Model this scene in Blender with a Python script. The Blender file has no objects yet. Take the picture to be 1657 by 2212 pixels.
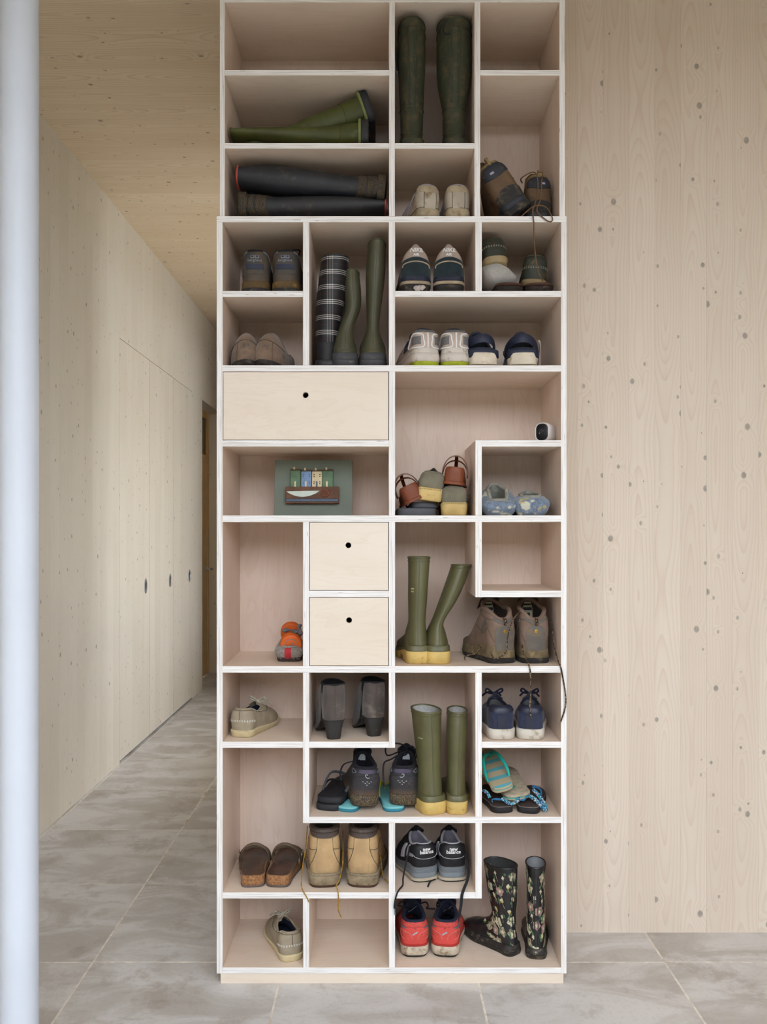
import bpy, bmesh, math, random
from mathutils import Vector, Matrix, Euler
random.seed(7)
PI = math.pi
scn = bpy.context.scene
COL = scn.collection

# ------------------------------------------------------------------ camera, world, light, exposure
F = 1857.0            # focal length in pixels of the 1657 x 2212 frame
D1 = 2.574            # camera to the front of the shelves
CAMH = 1.357
VX, VY = 821.0, 1147.0
cam = bpy.data.cameras.new('camera')
cam.sensor_fit = 'VERTICAL'; cam.sensor_height = 36.0; cam.sensor_width = 27.0
cam.lens = 36.0 * F / 2212.0
cam.shift_x = (828.5 - VX) / 2212.0
cam.shift_y = (VY - 1106.0) / 2212.0
cam.clip_start = 0.05
camo = bpy.data.objects.new('camera', cam); COL.objects.link(camo)
camo.location = (0, -D1, CAMH); camo.rotation_euler = (PI/2, 0, 0)
scn.camera = camo

world = bpy.data.worlds.new('overcast_sky'); scn.world = world; world.use_nodes = True
bgn = world.node_tree.nodes['Background']
bgn.inputs[0].default_value = (0.87, 0.895, 1.0, 1); bgn.inputs[1].default_value = 8.9

def area_light(name, loc, rot, sx, sy, power, color, spread=PI):
    l = bpy.data.lights.new(name, 'AREA'); l.shape = 'RECTANGLE'; l.size = sx; l.size_y = sy
    l.energy = power; l.color = color; l.spread = spread
    o = bpy.data.objects.new(name, l); COL.objects.link(o); o.location = loc; o.rotation_euler = rot
    return o
# overcast sky light enters only through the real windows; portals mark the openings for the renderer
area_light('window_portal', (0.45, -2.92, 1.60), (PI/2, 0, 0), 3.4, 3.1, 1, (1, 1, 1)).data.cycles.is_portal = True
area_light('corridor_window_portal', (-0.23, 2.9, 1.72), (PI/2, 0, PI/2), 2.4, 2.45, 1, (1, 1, 1)).data.cycles.is_portal = True

vs = scn.view_settings
vs.view_transform = 'Standard'; vs.look = 'None'; vs.gamma = 1.0; vs.use_curve_mapping = False
vs.exposure = 0.0
cy = scn.cycles
cy.use_adaptive_sampling = True; cy.adaptive_threshold = 0.15; cy.adaptive_min_samples = 16; cy.use_denoising = True
cy.max_bounces = 6; cy.diffuse_bounces = 4; cy.glossy_bounces = 2; cy.transmission_bounces = 3; cy.caustics_reflective = False; cy.caustics_refractive = False

# ------------------------------------------------------------------ helpers
def at(px, py, y=0.0):
    d = D1 + y
    return Vector(((px - VX) * d / F, y, CAMH - (py - VY) * d / F))
def srgb(c):
    if isinstance(c, str):
        c = c.lstrip('#'); c = [int(c[i:i+2], 16) / 255 for i in (0, 2, 4)]
    return tuple((v / 12.92 if v <= 0.04045 else ((v + 0.055) / 1.055) ** 2.4) for v in c)

class MB:
    """collects shapes for one mesh"""
    def __init__(s): s.v = []; s.f = []; s.m = []
    def add(s, vs, fs, mi=0):
        b = len(s.v); s.v += [tuple(p) for p in vs]
        for f in fs: s.f.append(tuple(b + i for i in f)); s.m.append(mi)
    def box(s, x0, x1, y0, y1, z0, z1, mi=0, mfront=None):
        b = len(s.v)
        s.v += [(x0,y0,z0),(x1,y0,z0),(x1,y1,z0),(x0,y1,z0),(x0,y0,z1),(x1,y0,z1),(x1,y1,z1),(x0,y1,z1)]
        fs = [(0,3,2,1),(4,5,6,7),(0,1,5,4),(1,2,6,5),(2,3,7,6),(3,0,4,7)]
        for k, f in enumerate(fs):
            s.f.append(tuple(b + i for i in f)); s.m.append(mfront if (k == 2 and mfront is not None) else mi)
    def loft(s, rings, cap0=False, cap1=False, closed=True, mi=0):
        n = len(rings[0]); b = len(s.v)
        for r in rings: s.v += [tuple(p) for p in r]
        for i in range(len(rings) - 1):
            for j in range(n if closed else n - 1):
                k = (j + 1) % n
                s.f.append((b+i*n+j, b+i*n+k, b+(i+1)*n+k, b+(i+1)*n+j)); s.m.append(mi)
        if cap0: s.f.append(tuple(b + j for j in range(n))[::-1]); s.m.append(mi)
        if cap1: s.f.append(tuple(b + (len(rings)-1)*n + j for j in range(n))); s.m.append(mi)
    def tube(s, pts, r, n=6, closed=False, mi=0, flat=1.0, up=(0,0,1)):
        pts = [Vector(p) for p in pts]; N = len(pts); rings = []
        prev = None
        for i in range(N):
            if closed: t = pts[(i+1) % N] - pts[i-1]
            else: t = pts[min(i+1, N-1)] - pts[max(i-1, 0)]
            if t.length < 1e-9: t = Vector((0,0,1))
            t.normalize()
            if prev is None:
                a = Vector(up)
                if abs(a.dot(t)) > 0.95: a = Vector((1,0,0))
            else: a = prev
            a = a - t * a.dot(t)
            if a.length < 1e-6: a = t.orthogonal()
            a.normalize(); prev = a; c = t.cross(a)
            rr = r[i] if isinstance(r, (list, tuple)) else r
            rings.append([pts[i] + a*rr*flat*math.cos(2*PI*k/n) + c*rr*math.sin(2*PI*k/n) for k in range(n)])
        if closed: rings.append(rings[0]); s.loft(rings, mi=mi)
        else: s.loft(rings, True, True, mi=mi)
    def build(s, name, mats, parent=None, smooth=True, angle=40, xf=None, bevel=0):
        me = bpy.data.meshes.new(name)
        v = s.v if xf is None else [tuple(xf @ Vector(p)) for p in s.v]
        me.from_pydata(v, [], s.f)
        if not isinstance(mats, (list, tuple)): mats = [mats]
        for m in mats: me.materials.append(m)
        if len(mats) > 1: me.polygons.foreach_set('material_index', s.m)
        bm = bmesh.new(); bm.from_mesh(me); bmesh.ops.recalc_face_normals(bm, faces=bm.faces); bm.to_mesh(me); bm.free()
        if smooth:
            me.shade_smooth(); me.set_sharp_from_angle(angle=math.radians(angle))
        me.update()
        o = bpy.data.objects.new(name, me); COL.objects.link(o); o.parent = parent
        if bevel:
            bv = o.modifiers.new('bevel', 'BEVEL'); bv.width = bevel; bv.segments = 2; bv.limit_method = 'ANGLE'
        return o

def tag(o, label=None, cat=None, group=None, kind=None):
    if label: o['label'] = label
    if cat: o['category'] = cat
    if group: o['group'] = group
    if kind: o['kind'] = kind
    return o
def thing(name, label, cat, loc=(0,0,0), rot=(0,0,0), group=None):
    o = bpy.data.objects.new(name, None); COL.objects.link(o); o.empty_display_size = 0.05
    o.location = loc; o.rotation_euler = rot
    return tag(o, label, cat, group)
def lerp(a, b, t): return a + (b - a) * t
def sst(a, b, x):
    t = max(0.0, min(1.0, (x - a) / (b - a))); return t * t * (3 - 2 * t)
def crom(pts, n, closed=False):
    """catmull-rom through points, n samples"""
    P = [Vector(p) for p in pts]; N = len(P); out = []
    segs = N if closed else N - 1
    for i in range(n):
        t = i / n * segs if closed else i / (n - 1) * segs
        k = min(int(t), segs - 1); u = t - k
        g = (lambda j: P[j % N]) if closed else (lambda j: P[max(0, min(N-1, j))])
        a, b, c, d = g(k-1), g(k), g(k+1), g(k+2)
        out.append(0.5*((2*b) + (c-a)*u + (2*a-5*b+4*c-d)*u*u + (3*b-a-3*c+d)*u*u*u))
    return out

# ------------------------------------------------------------------ materials
class NT:
    dim = '3D'
    def __init__(s, name):
        s.mat = bpy.data.materials.new(name); s.mat.use_nodes = True
        s.t = s.mat.node_tree; s.p = s.t.nodes['Principled BSDF']
    def n(s, kind, **kw):
        nd = s.t.nodes.new(kind)
        for k, v in kw.items(): setattr(nd, k, v)
        return nd
    def set(s, nd, **kw):
        for k, v in kw.items(): nd.inputs[k].default_value = v
        return nd
    def l(s, a, b): s.t.links.new(a, b)
    def val(s, x, sock):
        if isinstance(x, (int, float)): sock.default_value = x
        else: s.l(x, sock)
    def math(s, op, a, b=0.0, c=0.0, clamp=False):
        nd = s.n('ShaderNodeMath', operation=op, use_clamp=clamp)
        s.val(a, nd.inputs[0]); s.val(b, nd.inputs[1]); s.val(c, nd.inputs[2]); return nd.outputs[0]
    def mix(s, f, a, b):
        nd = s.n('ShaderNodeMix', data_type='RGBA')
        s.val(f, nd.inputs[0])
        for x, k in ((a, 6), (b, 7)):
            if isinstance(x, (tuple, list)): nd.inputs[k].default_value = (*x[:3], 1)
            else: s.l(x, nd.inputs[k])
        return nd.outputs[2]
    def ramp(s, x, a, b):
        nd = s.n('ShaderNodeMapRange', interpolation_type='SMOOTHSTEP'); s.val(x, nd.inputs[0])
        nd.inputs[1].default_value = a; nd.inputs[2].default_value = b; return nd.outputs[0]
    def coord(s, scale=(1,1,1), rand=0.0):
        tc = s.n('ShaderNodeTexCoord'); out = tc.outputs['Object']
        if rand:
            oi = s.n('ShaderNodeObjectInfo')
            ad = s.n('ShaderNodeVectorMath', operation='MULTIPLY_ADD')
            cb = s.n('ShaderNodeCombineXYZ')
            for k in range(3): s.l(oi.outputs['Random'], cb.inputs[k])
            s.l(cb.outputs[0], ad.inputs[0]); ad.inputs[1].default_value = (rand, rand*0.37, rand*1.7); s.l(out, ad.inputs[2])
            out = ad.outputs[0]
        mp = s.n('ShaderNodeVectorMath', operation='MULTIPLY'); s.l(out, mp.inputs[0]); mp.inputs[1].default_value = scale
        return mp.outputs[0]
    def noise(s, vec, scale, detail=3, rough=0.55, dist=0.0):
        nd = s.n('ShaderNodeTexNoise', noise_dimensions=s.dim); s.l(vec, nd.inputs['Vector'])
        s.set(nd, Scale=scale, Detail=detail, Roughness=rough, Distortion=dist); return nd.outputs[0]
    def bump(s, h, strength=0.2, dist=0.002):
        b = s.n('ShaderNodeBump'); s.set(b, Strength=strength, Distance=dist); s.l(h, b.inputs['Height']); s.l(b.outputs[0], s.p.inputs['Normal'])
    def out(s, color, rough=0.6, spec=0.4, sheen=0.0):
        if isinstance(color, (tuple, list)): s.p.inputs['Base Color'].default_value = (*color[:3], 1)
        else: s.l(color, s.p.inputs['Base Color'])
        s.val(rough, s.p.inputs['Roughness']); s.p.inputs['Specular IOR Level'].default_value = spec
        if sheen: s.p.inputs['Sheen Weight'].default_value = sheen
        return s.mat

def mat_basic(name, c, rough=0.6, var=0.12, scale=30, bump=0.0, bscale=200, spec=0.4, c2=None, dirt=None, dscale=22, damt=0.5, dz=None, sheen=0.0, metal=0.0):
    """plain stuff with mottling, fine relief and, where given, dried mud (dirt colour, amount, more of it below height dz)"""
    t = NT(name); c = srgb(c)
    v = t.coord(rand=3.0)
    n1 = t.noise(v, scale, 4)
    lo = tuple(x * (1 - var) for x in c) if c2 is None else srgb(c2)
    hi = tuple(min(1, x * (1 + var)) for x in c) if c2 is None else c
    col = t.mix(t.ramp(n1, 0.3, 0.7), lo, hi)
    if dirt:
        n2 = t.noise(v, dscale, 6, 0.7)
        th = t.ramp(n2, 0.62 - damt*0.3, 0.78 - damt*0.3)
        if dz:
            tc = t.n('ShaderNodeTexCoord'); sp = t.n('ShaderNodeSeparateXYZ'); t.l(tc.outputs['Object'], sp.inputs[0])
            g = t.ramp(sp.outputs[2], dz, dz*0.25)
            n3 = t.noise(v, dscale*3, 5, 0.75)
            th = t.math('MAXIMUM', t.math('MULTIPLY', th, 0.35), t.math('MULTIPLY', g, t.ramp(n3, 0.28, 0.62)))
        col = t.mix(th, col, srgb(dirt))
    if bump:
        t.bump(t.noise(v, bscale, 3), bump, 0.002)
    if metal: t.p.inputs['Metallic'].default_value = metal
    return t.out(col, rough, spec, sheen)

def mat_spruce(name, light, dark, line, knot, freq=110.0, white=0.0, contrast=1.0):
    """planed spruce board: local X across, Z along; cathedral rings, fine lines, knots"""
    t = NT(name); t.dim = '2D'
    tc = t.n('ShaderNodeTexCoord'); sp = t.n('ShaderNodeSeparateXYZ'); t.l(tc.outputs['Object'], sp.inputs[0])
    oi = t.n('ShaderNodeObjectInfo'); r = oi.outputs['Random']
    x, z = sp.outputs[0], sp.outputs[2]
    zz = t.math('MULTIPLY_ADD', r, 37.0, z)
    xx = t.math('MULTIPLY_ADD', r, 11.0, x)
    cb = t.n('ShaderNodeCombineXYZ'); t.l(xx, cb.inputs[0]); t.l(zz, cb.inputs[1])
    vec = cb.outputs[0]
    def sc(a, b, c):
        m = t.n('ShaderNodeVectorMath', operation='MULTIPLY'); t.l(vec, m.inputs[0]); m.inputs[1].default_value = (a, c, 1); return m.outputs[0]
    # knots
    def knots(s1, s2, rad, keep, off):
        m = t.n('ShaderNodeVectorMath', operation='ADD'); t.l(sc(s1, 1, s2), m.inputs[0]); m.inputs[1].default_value = (off, off*2, 0)
        vo = t.n('ShaderNodeTexVoronoi', feature='F1', distance='EUCLIDEAN', voronoi_dimensions='2D'); t.l(m.outputs[0], vo.inputs['Vector']); vo.inputs['Scale'].default_value = 1.0
        vo.inputs['Randomness'].default_value = 1.0
        sv = t.n('ShaderNodeSeparateColor'); t.l(vo.outputs['Color'], sv.inputs[0])
        gate = t.ramp(sv.outputs[0], keep, keep + 0.02)
        size = t.math('MULTIPLY_ADD', sv.outputs[1], 0.9, 0.5)
        d = t.math('DIVIDE', vo.outputs['Distance'], size)
        k = t.math('MULTIPLY', t.ramp(d, rad, rad*0.55), gate)
        halo = t.math('MULTIPLY', t.ramp(d, rad*4.2, 0.0), gate)
        return k, halo
    k1, h1 = knots(8.0, 6.2, 0.066, 0.60, 0.0)
    k2, h2 = knots(14.0, 9.0, 0.070, 0.72, 5.3)
    k = t.math('MAXIMUM', k1, t.math('MULTIPLY', k2, 0.8)); halo = t.math('MAXIMUM', h1, h2)
    # rings of the trunk cut by a board near its heart side
    wob = t.noise(sc(1.5, 1, 1.15), 1.0, 2, 0.4)
    depth = t.math('MULTIPLY_ADD', wob, 0.16, -0.055)
    xs = t.math('MULTIPLY_ADD', t.noise(sc(0.6, 1, 2.0), 1.0, 2), 0.02, x)
    rr = t.math('SQRT', t.math('ADD', t.math('MULTIPLY', xs, xs), t.math('MULTIPLY', depth, depth)))
    rr = t.math('MULTIPLY_ADD', halo, 0.02, rr)
    ph = t.math('FRACT', t.math('MULTIPLY', rr, freq))
    lines = t.math('POWER', ph, 3.0)
    lines = t.math('MULTIPLY', lines, t.ramp(ph, 1.0, 0.93))
    streak = t.noise(sc(90, 1, 1.2), 1.0, 3, 0.6)
    tone = t.noise(sc(2.5, 1, 0.5), 1.0, 2)
    base = t.mix(t.ramp(tone, 0.25, 0.75), srgb(dark), srgb(light))
    bt = t.math('MULTIPLY_ADD', r, 0.5, 0.0)
    base = t.mix(t.math('MULTIPLY', bt, 0.5), base, srgb(dark))
    col = t.mix(t.math('MULTIPLY', lines, 0.55*contrast), base, srgb(line))
    col = t.mix(t.math('MULTIPLY', t.ramp(streak, 0.55, 0.8), 0.22*contrast), col, srgb(line))
    kr = t.math('MULTIPLY', k, t.math('MULTIPLY_ADD', t.noise(sc(60, 1, 60), 1.0, 2), 0.5, 0.5))
    col = t.mix(kr, col, srgb(knot))
    return t.out(col, 0.62, 0.25)

def mat_birch(name, light, dark, axis, contrast=1.0, rough=0.5):
    """birch plywood veneer: broad wavy figure running along the given axis"""
    t = NT(name)
    al = {'x': (1.4, 9, 9), 'z': (9, 9, 1.3)}[axis]; fine = {'x': (14, 160, 160), 'z': (160, 160, 14)}[axis]
    v = t.coord(al, 9.0); f = t.coord(fine, 9.0)
    n = t.noise(v, 1.0, 3, 0.5, 1.2)
    bands = t.math('FRACT', t.math('MULTIPLY', n, 9.0))
    ln = t.math('MULTIPLY', t.math('POWER', bands, 4.0), t.ramp(bands, 1.0, 0.9))
    fn = t.noise(f, 1.0, 2)
    col = t.mix(t.ramp(t.noise(v, 0.5, 2), 0.3, 0.7), srgb(dark), srgb(light))
    ld = tuple(a*b for a, b in zip(srgb(dark), (0.86, 0.74, 0.66)))
    col = t.mix(t.math('MULTIPLY', ln, 0.32*contrast), col, ld)
    col = t.mix(t.math('MULTIPLY', t.ramp(fn, 0.5, 0.85), 0.2*contrast), col, ld)
    return t.out(col, rough, 0.35)

def mat_ply_edge(name, axis):
    """white-washed plywood edge with thin grey and brown ply lines"""
    t = NT(name)
    fine = {'x': (7, 400, 420), 'z': (420, 400, 7)}[axis]
    v = t.coord(fine, 5.0)
    n = t.noise(v, 1.0, 2, 0.6)
    n2 = t.noise(t.coord({'x': (22, 300, 260), 'z': (260, 300, 22)}[axis], 8.0), 1.0, 1)
    col = t.mix(t.ramp(n, 0.42, 0.75), srgb('#f1efee'), srgb('#cfc8c2'))
    col = t.mix(t.math('MULTIPLY', t.ramp(n2, 0.72, 0.80), 0.6), col, srgb('#6e5a4c'))
    return t.out(col, 0.6, 0.3)

def mat_tile(name):
    t = NT(name); t.dim = '2D'
    v = t.coord((3.0, 6.0, 1), 13.0); v2 = t.coord((1, 1, 1), 13.0); v3 = t.coord((6, 26, 1), 13.0)
    a = t.noise(v, 1.0, 6, 0.62, 0.6); b = t.noise(v2, 5.0, 6, 0.7); c = t.noise(v3, 1.0, 4, 0.7)
    col = t.mix(t.ramp(a, 0.34, 0.62), srgb('#b4afa9'), srgb('#cfcdcb'))
    col = t.mix(t.math('MULTIPLY', t.ramp(b, 0.50, 0.70), 0.7), col, srgb('#a0978d'))
    col = t.mix(t.math('MULTIPLY', t.ramp(c, 0.60, 0.80), 0.45), col, srgb('#8d8379'))
    col = t.mix(t.math('MULTIPLY', t.ramp(t.noise(v2, 1.7, 3), 0.45, 0.7), 0.35), col, srgb('#d3d0cd'))
    col = t.mix(t.math('MULTIPLY', t.ramp(t.noise(v2, 70, 3, 0.7), 0.52, 0.7), 0.14), col, srgb('#8f857a'))
    t.bump(b, 0.08, 0.002)
    return t.out(col, 0.42, 0.4)

M = {}
M['spruce_wall'] = mat_spruce('spruce_wall', '#e2d7c8', '#d9ccbc', '#cdb09f', '#8b857d', 105, contrast=0.8)
M['spruce_left'] = mat_spruce('spruce_left', '#ddd5c6', '#d6cdbd', '#c6b49d', '#8c867d', 100, contrast=0.45)
M['spruce_ceiling'] = mat_spruce('spruce_ceiling', '#e2d2b8', '#d9c6aa', '#bf9d7c', '#857666', 90, contrast=0.9)
M['birch_x'] = mat_birch('birch_x', '#ebdbca', '#e2cebb', 'x')
M['birch_z'] = mat_birch('birch_z', '#ead7c7', '#dfc8b7', 'z')
M['birch_front'] = mat_birch('birch_front', '#eadfd1', '#e4d6c5', 'x', 0.8)
M['edge_x'] = mat_ply_edge('edge_x', 'x')
M['edge_z'] = mat_ply_edge('edge_z', 'z')
M['tile'] = mat_tile('floor_tile')
M['grout'] = mat_basic('grout', '#ded7cb', 0.9, 0.15, 40, dirt='#a5793f', dscale=9, damt=0.15)
M['column'] = mat_basic('column_paint', '#d3dae6', 0.45, 0.02, 4)
M['black_gap'] = mat_basic('black_gap', '#1c1a18', 0.8, 0.1)
M['door_oak'] = mat_birch('door_oak', '#d9b98a', '#cda871', 'z', 1.2)
M['steel'] = mat_basic('steel', '#c9ccd0', 0.35, 0.05, metal=0.7)
M['white_paint'] = mat_basic('white_paint', '#efeeea', 0.6, 0.03)
def mat_glass():
    t = NT('window_glass'); nt = t.t; out = nt.nodes['Material Output']
    tr = t.n('ShaderNodeBsdfTransparent'); gl = t.n('ShaderNodeBsdfGlossy'); gl.inputs['Roughness'].default_value = 0.02
    tr.inputs[0].default_value = (0.96, 0.98, 0.97, 1); mx = t.n('ShaderNodeMixShader'); mx.inputs[0].default_value = 0.06
    t.l(tr.outputs[0], mx.inputs[1]); t.l(gl.outputs[0], mx.inputs[2]); t.l(mx.outputs[0], out.inputs['Surface']); nt.nodes.remove(t.p); return t.mat
M['glass'] = mat_glass()
M['dark_glass'] = mat_basic('dark_glass', '#14181a', 0.08, 0.05, spec=0.6)

# ------------------------------------------------------------------ the room
WY = 0.331            # face of the wall behind the shelves
XL = -1.518           # left wall face
ZC = 3.22             # ceiling
XR, YF, YB = 2.45, -2.8, 7.6
def struct(o): o['kind'] = 'structure'; return o

# floor: grout bed and separate tiles
mb = MB(); mb.box(XL - 0.35, XR, YF, YB, -0.12, -0.0005)
floor = struct(mb.build('floor', M['grout'], smooth=False))
gx = [-0.304 + 0.6*k for k in range(-3, 6)]; gy = [0.131 + 0.6*k for k in range(-4, 14)]
g = 0.0025
tile_mesh = {}
for x0 in gx:
    for y0 in gy:
        a, b = max(x0 + g, XL - 0.12), min(x0 + 0.6 - g, XR); c, d = max(y0 + g, YF), min(y0 + 0.6 - g, YB)
        if b - a < 0.01 or d - c < 0.01: continue
        if y0 > WY + 0.01 and a > -0.40: continue
        key = (round(b - a, 4), round(d - c, 4))
        if key not in tile_mesh:
            m2 = MB(); w, h = (b - a)/2, (d - c)/2; e = 0.0012
            rg = [[(sx*(w - q), sy*(h - q), z) for sx, sy in ((-1,-1),(1,-1),(1,1),(-1,1))] for q, z in ((0,-0.009),(0,-e),(e,0))]
            m2.loft(rg, False, True)
            o = m2.build('tile', M['tile'], floor, smooth=False); tile_mesh[key] = o.data
        else:
            o = bpy.data.objects.new('tile', tile_mesh[key]); COL.objects.link(o); o.parent = floor
        o.location = ((a + b)/2, (c + d)/2, 0)

def planks(parent, mat, name, n, width, length, place, gap=0.00008, jit=0.0002):
    """boards: local X across, Y = depth (face at y=0, body behind +y), Z along; shared mesh"""
    cache = {}
    for i in range(n):
        r = place(i)
        if r is None: continue
        mtx, w, ln = r
        key = (round(w, 4), round(ln, 3))
        if key not in cache:
            m2 = MB(); e = 0.0003; hw = w/2 - gap
            rg = [[(sx*(hw - q), y, sz*ln/2) for sx, sz in ((-1,-1),(1,-1),(1,1),(-1,1))] for q, y in ((0, 0.02), (0, e), (e, 0))]
            m2.loft(rg, False, True)
            o = m2.build(name, mat, parent, smooth=False); cache[key] = o.data
        else:
            o = bpy.data.objects.new(name, cache[key]); COL.objects.link(o); o.parent = parent
        o.matrix_local = mtx @ Matrix.Translation((0, random.uniform(0, jit), 0))

# wall behind the shelves (spruce boards on a core)
mb = MB(); mb.box(-0.45, XR + 0.1, WY + 0.012, WY + 0.13, -0.1, ZC + 0.1)
wall_back = struct(mb.build('wall_back', M['spruce_wall'], smooth=False))
W = 0.0875
x0 = at(1225 + 22, 0, WY).x - W*14
planks(wall_back, M['spruce_wall'], 'plank', 36, W, ZC, lambda i: (Matrix.Translation((x0 + W*(i + 0.5), WY, ZC/2)), W, ZC) if -0.46 < x0 + W*(i+0.5) < XR else None)

# corridor side wall with a window, end wall, hall right wall, glazed front
mb = MB()
for (a, b, c, d) in ((WY, 1.7, 0, ZC), (4.1, YB, 0, ZC), (1.7, 4.1, 0, 0.5), (1.7, 4.1, 2.95, ZC)):
    mb.box(-0.40, -0.25, a + (0.13 if a == WY else 0), b, c, d)
struct(mb.build('wall_corridor', M['spruce_wall'], smooth=False))
mb = MB(); mb.box(XL - 0.4, -0.25, YB, YB + 0.12, -0.1, ZC + 0.1); struct(mb.build('wall_end', M['spruce_left'], smooth=False))
mb = MB(); mb.box(XR, XR + 0.12, YF, WY, -0.1, ZC + 0.1); struct(mb.build('wall_right', M['spruce_wall'], smooth=False))
mb = MB()
for (a, b, c, d) in ((XL, -1.25, 0, ZC), (2.15, XR, 0, ZC), (-1.25, 2.15, 3.19, ZC), (-1.25, 2.15, 0, 0.06)):
    mb.box(a, b, YF - 0.12, YF, c, d)
struct(mb.build('wall_front', M['spruce_wall'], smooth=False))
mb = MB()
for x in (-1.25, -0.14, 0.98, 2.09): mb.box(x, x + 0.06, YF - 0.1, YF - 0.02, 0.06, 3.19)
mb.box(-1.25, 2.15, YF - 0.1, YF - 0.02, 0.06, 0.12); mb.box(-1.25, 2.15, YF - 0.1, YF - 0.02, 3.13, 3.19)
wf = struct(mb.build('window_1', M['white_paint'], smooth=False))
for x in (-1.19, -0.08, 1.04):
    mb = MB(); mb.box(x, x + 1.05, YF - 0.07, YF - 0.064, 0.12, 3.13); mb.build('pane', M['glass'], wf, smooth=False)
mb = MB()
for (y, z0, z1) in ((1.7, 0.5, 2.95), (4.05, 0.5, 2.95)): mb.box(-0.36, -0.29, y, y + 0.05, z0, z1)
for z in (0.5, 2.90): mb.box(-0.36, -0.29, 1.75, 4.05, z, z + 0.05)
w2 = struct(mb.build('window_2', M['white_paint'], smooth=False))
mb = MB(); mb.box(-0.33, -0.324, 1.75, 4.05, 0.55, 2.9); mb.build('pane', M['glass'], w2, smooth=False)

# ground outside the windows
M['ground'] = mat_basic('gravel_ground', '#7e7c73', 0.95, 0.2, 3); M['sky_blocker'] = mat_basic('sky_blocker_green', '#34372f', 0.9, 0.4, 6)
mb = MB(); mb.box(-30, 30, -40, YF - 0.12, -0.25, -0.15); mb.box(-0.25, 30, WY + 0.14, 30, -0.25, -0.15); struct(mb.build('floor_outside', M['ground'], smooth=False))
mb = MB(); mb.box(-14, 14, -10.5, -9.5, -0.15, 3.3); mb.box(9.0, 10.0, WY + 0.2, 14, -0.15, 5.0); struct(mb.build('wall_sky_blocker', M['sky_blocker'], smooth=False))  # unseen green blocks, added to keep light of the low sky out
# ceiling boards run across the corridor
mb = MB(); mb.box(XL - 0.2, XR + 0.1, YF - 0.1, YB + 0.1, ZC + 0.012, ZC + 0.12)
ceiling = struct(mb.build('ceiling', M['spruce_ceiling'], smooth=False))
CW = 0.142; CL = XR - XL
RC = Matrix(((0,0,1,0),(1,0,0,0),(0,1,0,0),(0,0,0,1)))   # local X->world Y, local Y->world Z, local Z->world X
planks(ceiling, M['spruce_ceiling'], 'plank', 84, CW, CL, lambda i: (Matrix.Translation(((XL + XR)/2, YF + CW*(i + 0.5), ZC)) @ RC, CW, CL) if YF + CW*(i + 0.5) < YB and YF + CW*(i+0.5) > -1.2 else None)

# left wall: boards, flush cupboard doors, recessed door at the far end
YD0, YD1 = F*1.518/(821-258.5) - D1, F*1.518/(821-415) - D1
YN0, YN1 = 7.34 - D1, 8.235 - D1
ZD = 2.483
mb = MB()
mb.box(XL - 0.13, XL - 0.021, YF, YN0, -0.1, ZC + 0.1); mb.box(XL - 0.13, XL - 0.021, YN1, YB, -0.1, ZC + 0.1); mb.box(XL - 0.13, XL - 0.021, YN0, YN1, ZD, ZC + 0.1)
wall_left = struct(mb.build('wall_left', M['spruce_left'], smooth=False))
RL = Matrix(((0,-1,0,0),(1,0,0,0),(0,0,1,0),(0,0,0,1)))  # local X->world Y, local Y->world -X
LW = 0.118
def lplank(yc, w, z0, z1): return Matrix.Translation((XL, yc, (z0 + z1)/2)) @ RL, w, z1 - z0
yb = [YD0 - LW*k for k in range(44, 0, -1)] + [YD0]
segs = []
for k in range(44):
    if yb[k] > -1.6: segs.append((yb[k], yb[k+1], 0.0, ZC))
nd = 16; dw = (YD1 - YD0)/nd
for k in range(nd): segs.append((YD0 + dw*k, YD0 + dw*(k+1), ZD, ZC))
nn = 3
for k in range(nn): segs.append((lerp(YD1, YN0, k/nn), lerp(YD1, YN0, (k+1)/nn), 0.0, ZC))
for k in range(7): segs.append((lerp(YN0, YN1, k/7), lerp(YN0, YN1, (k+1)/7), ZD, ZC))
for k in range(3): segs.append((lerp(YN1, YB, k/3), lerp(YN1, YB, (k+1)/3), 0.0, ZC))
planks(wall_left, M['spruce_left'], 'plank', len(segs), LW, ZC, lambda i: lplank((segs[i][0] + segs[i][1])/2, segs[i][1] - segs[i][0], segs[i][2], segs[i][3]))
mb = MB(); mb.box(XL - 0.02, XL - 0.017, YD0, YD1, 0.0, ZD); mb.build('shadow_gap', M['black_gap'], wall_left, smooth=False)

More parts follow.
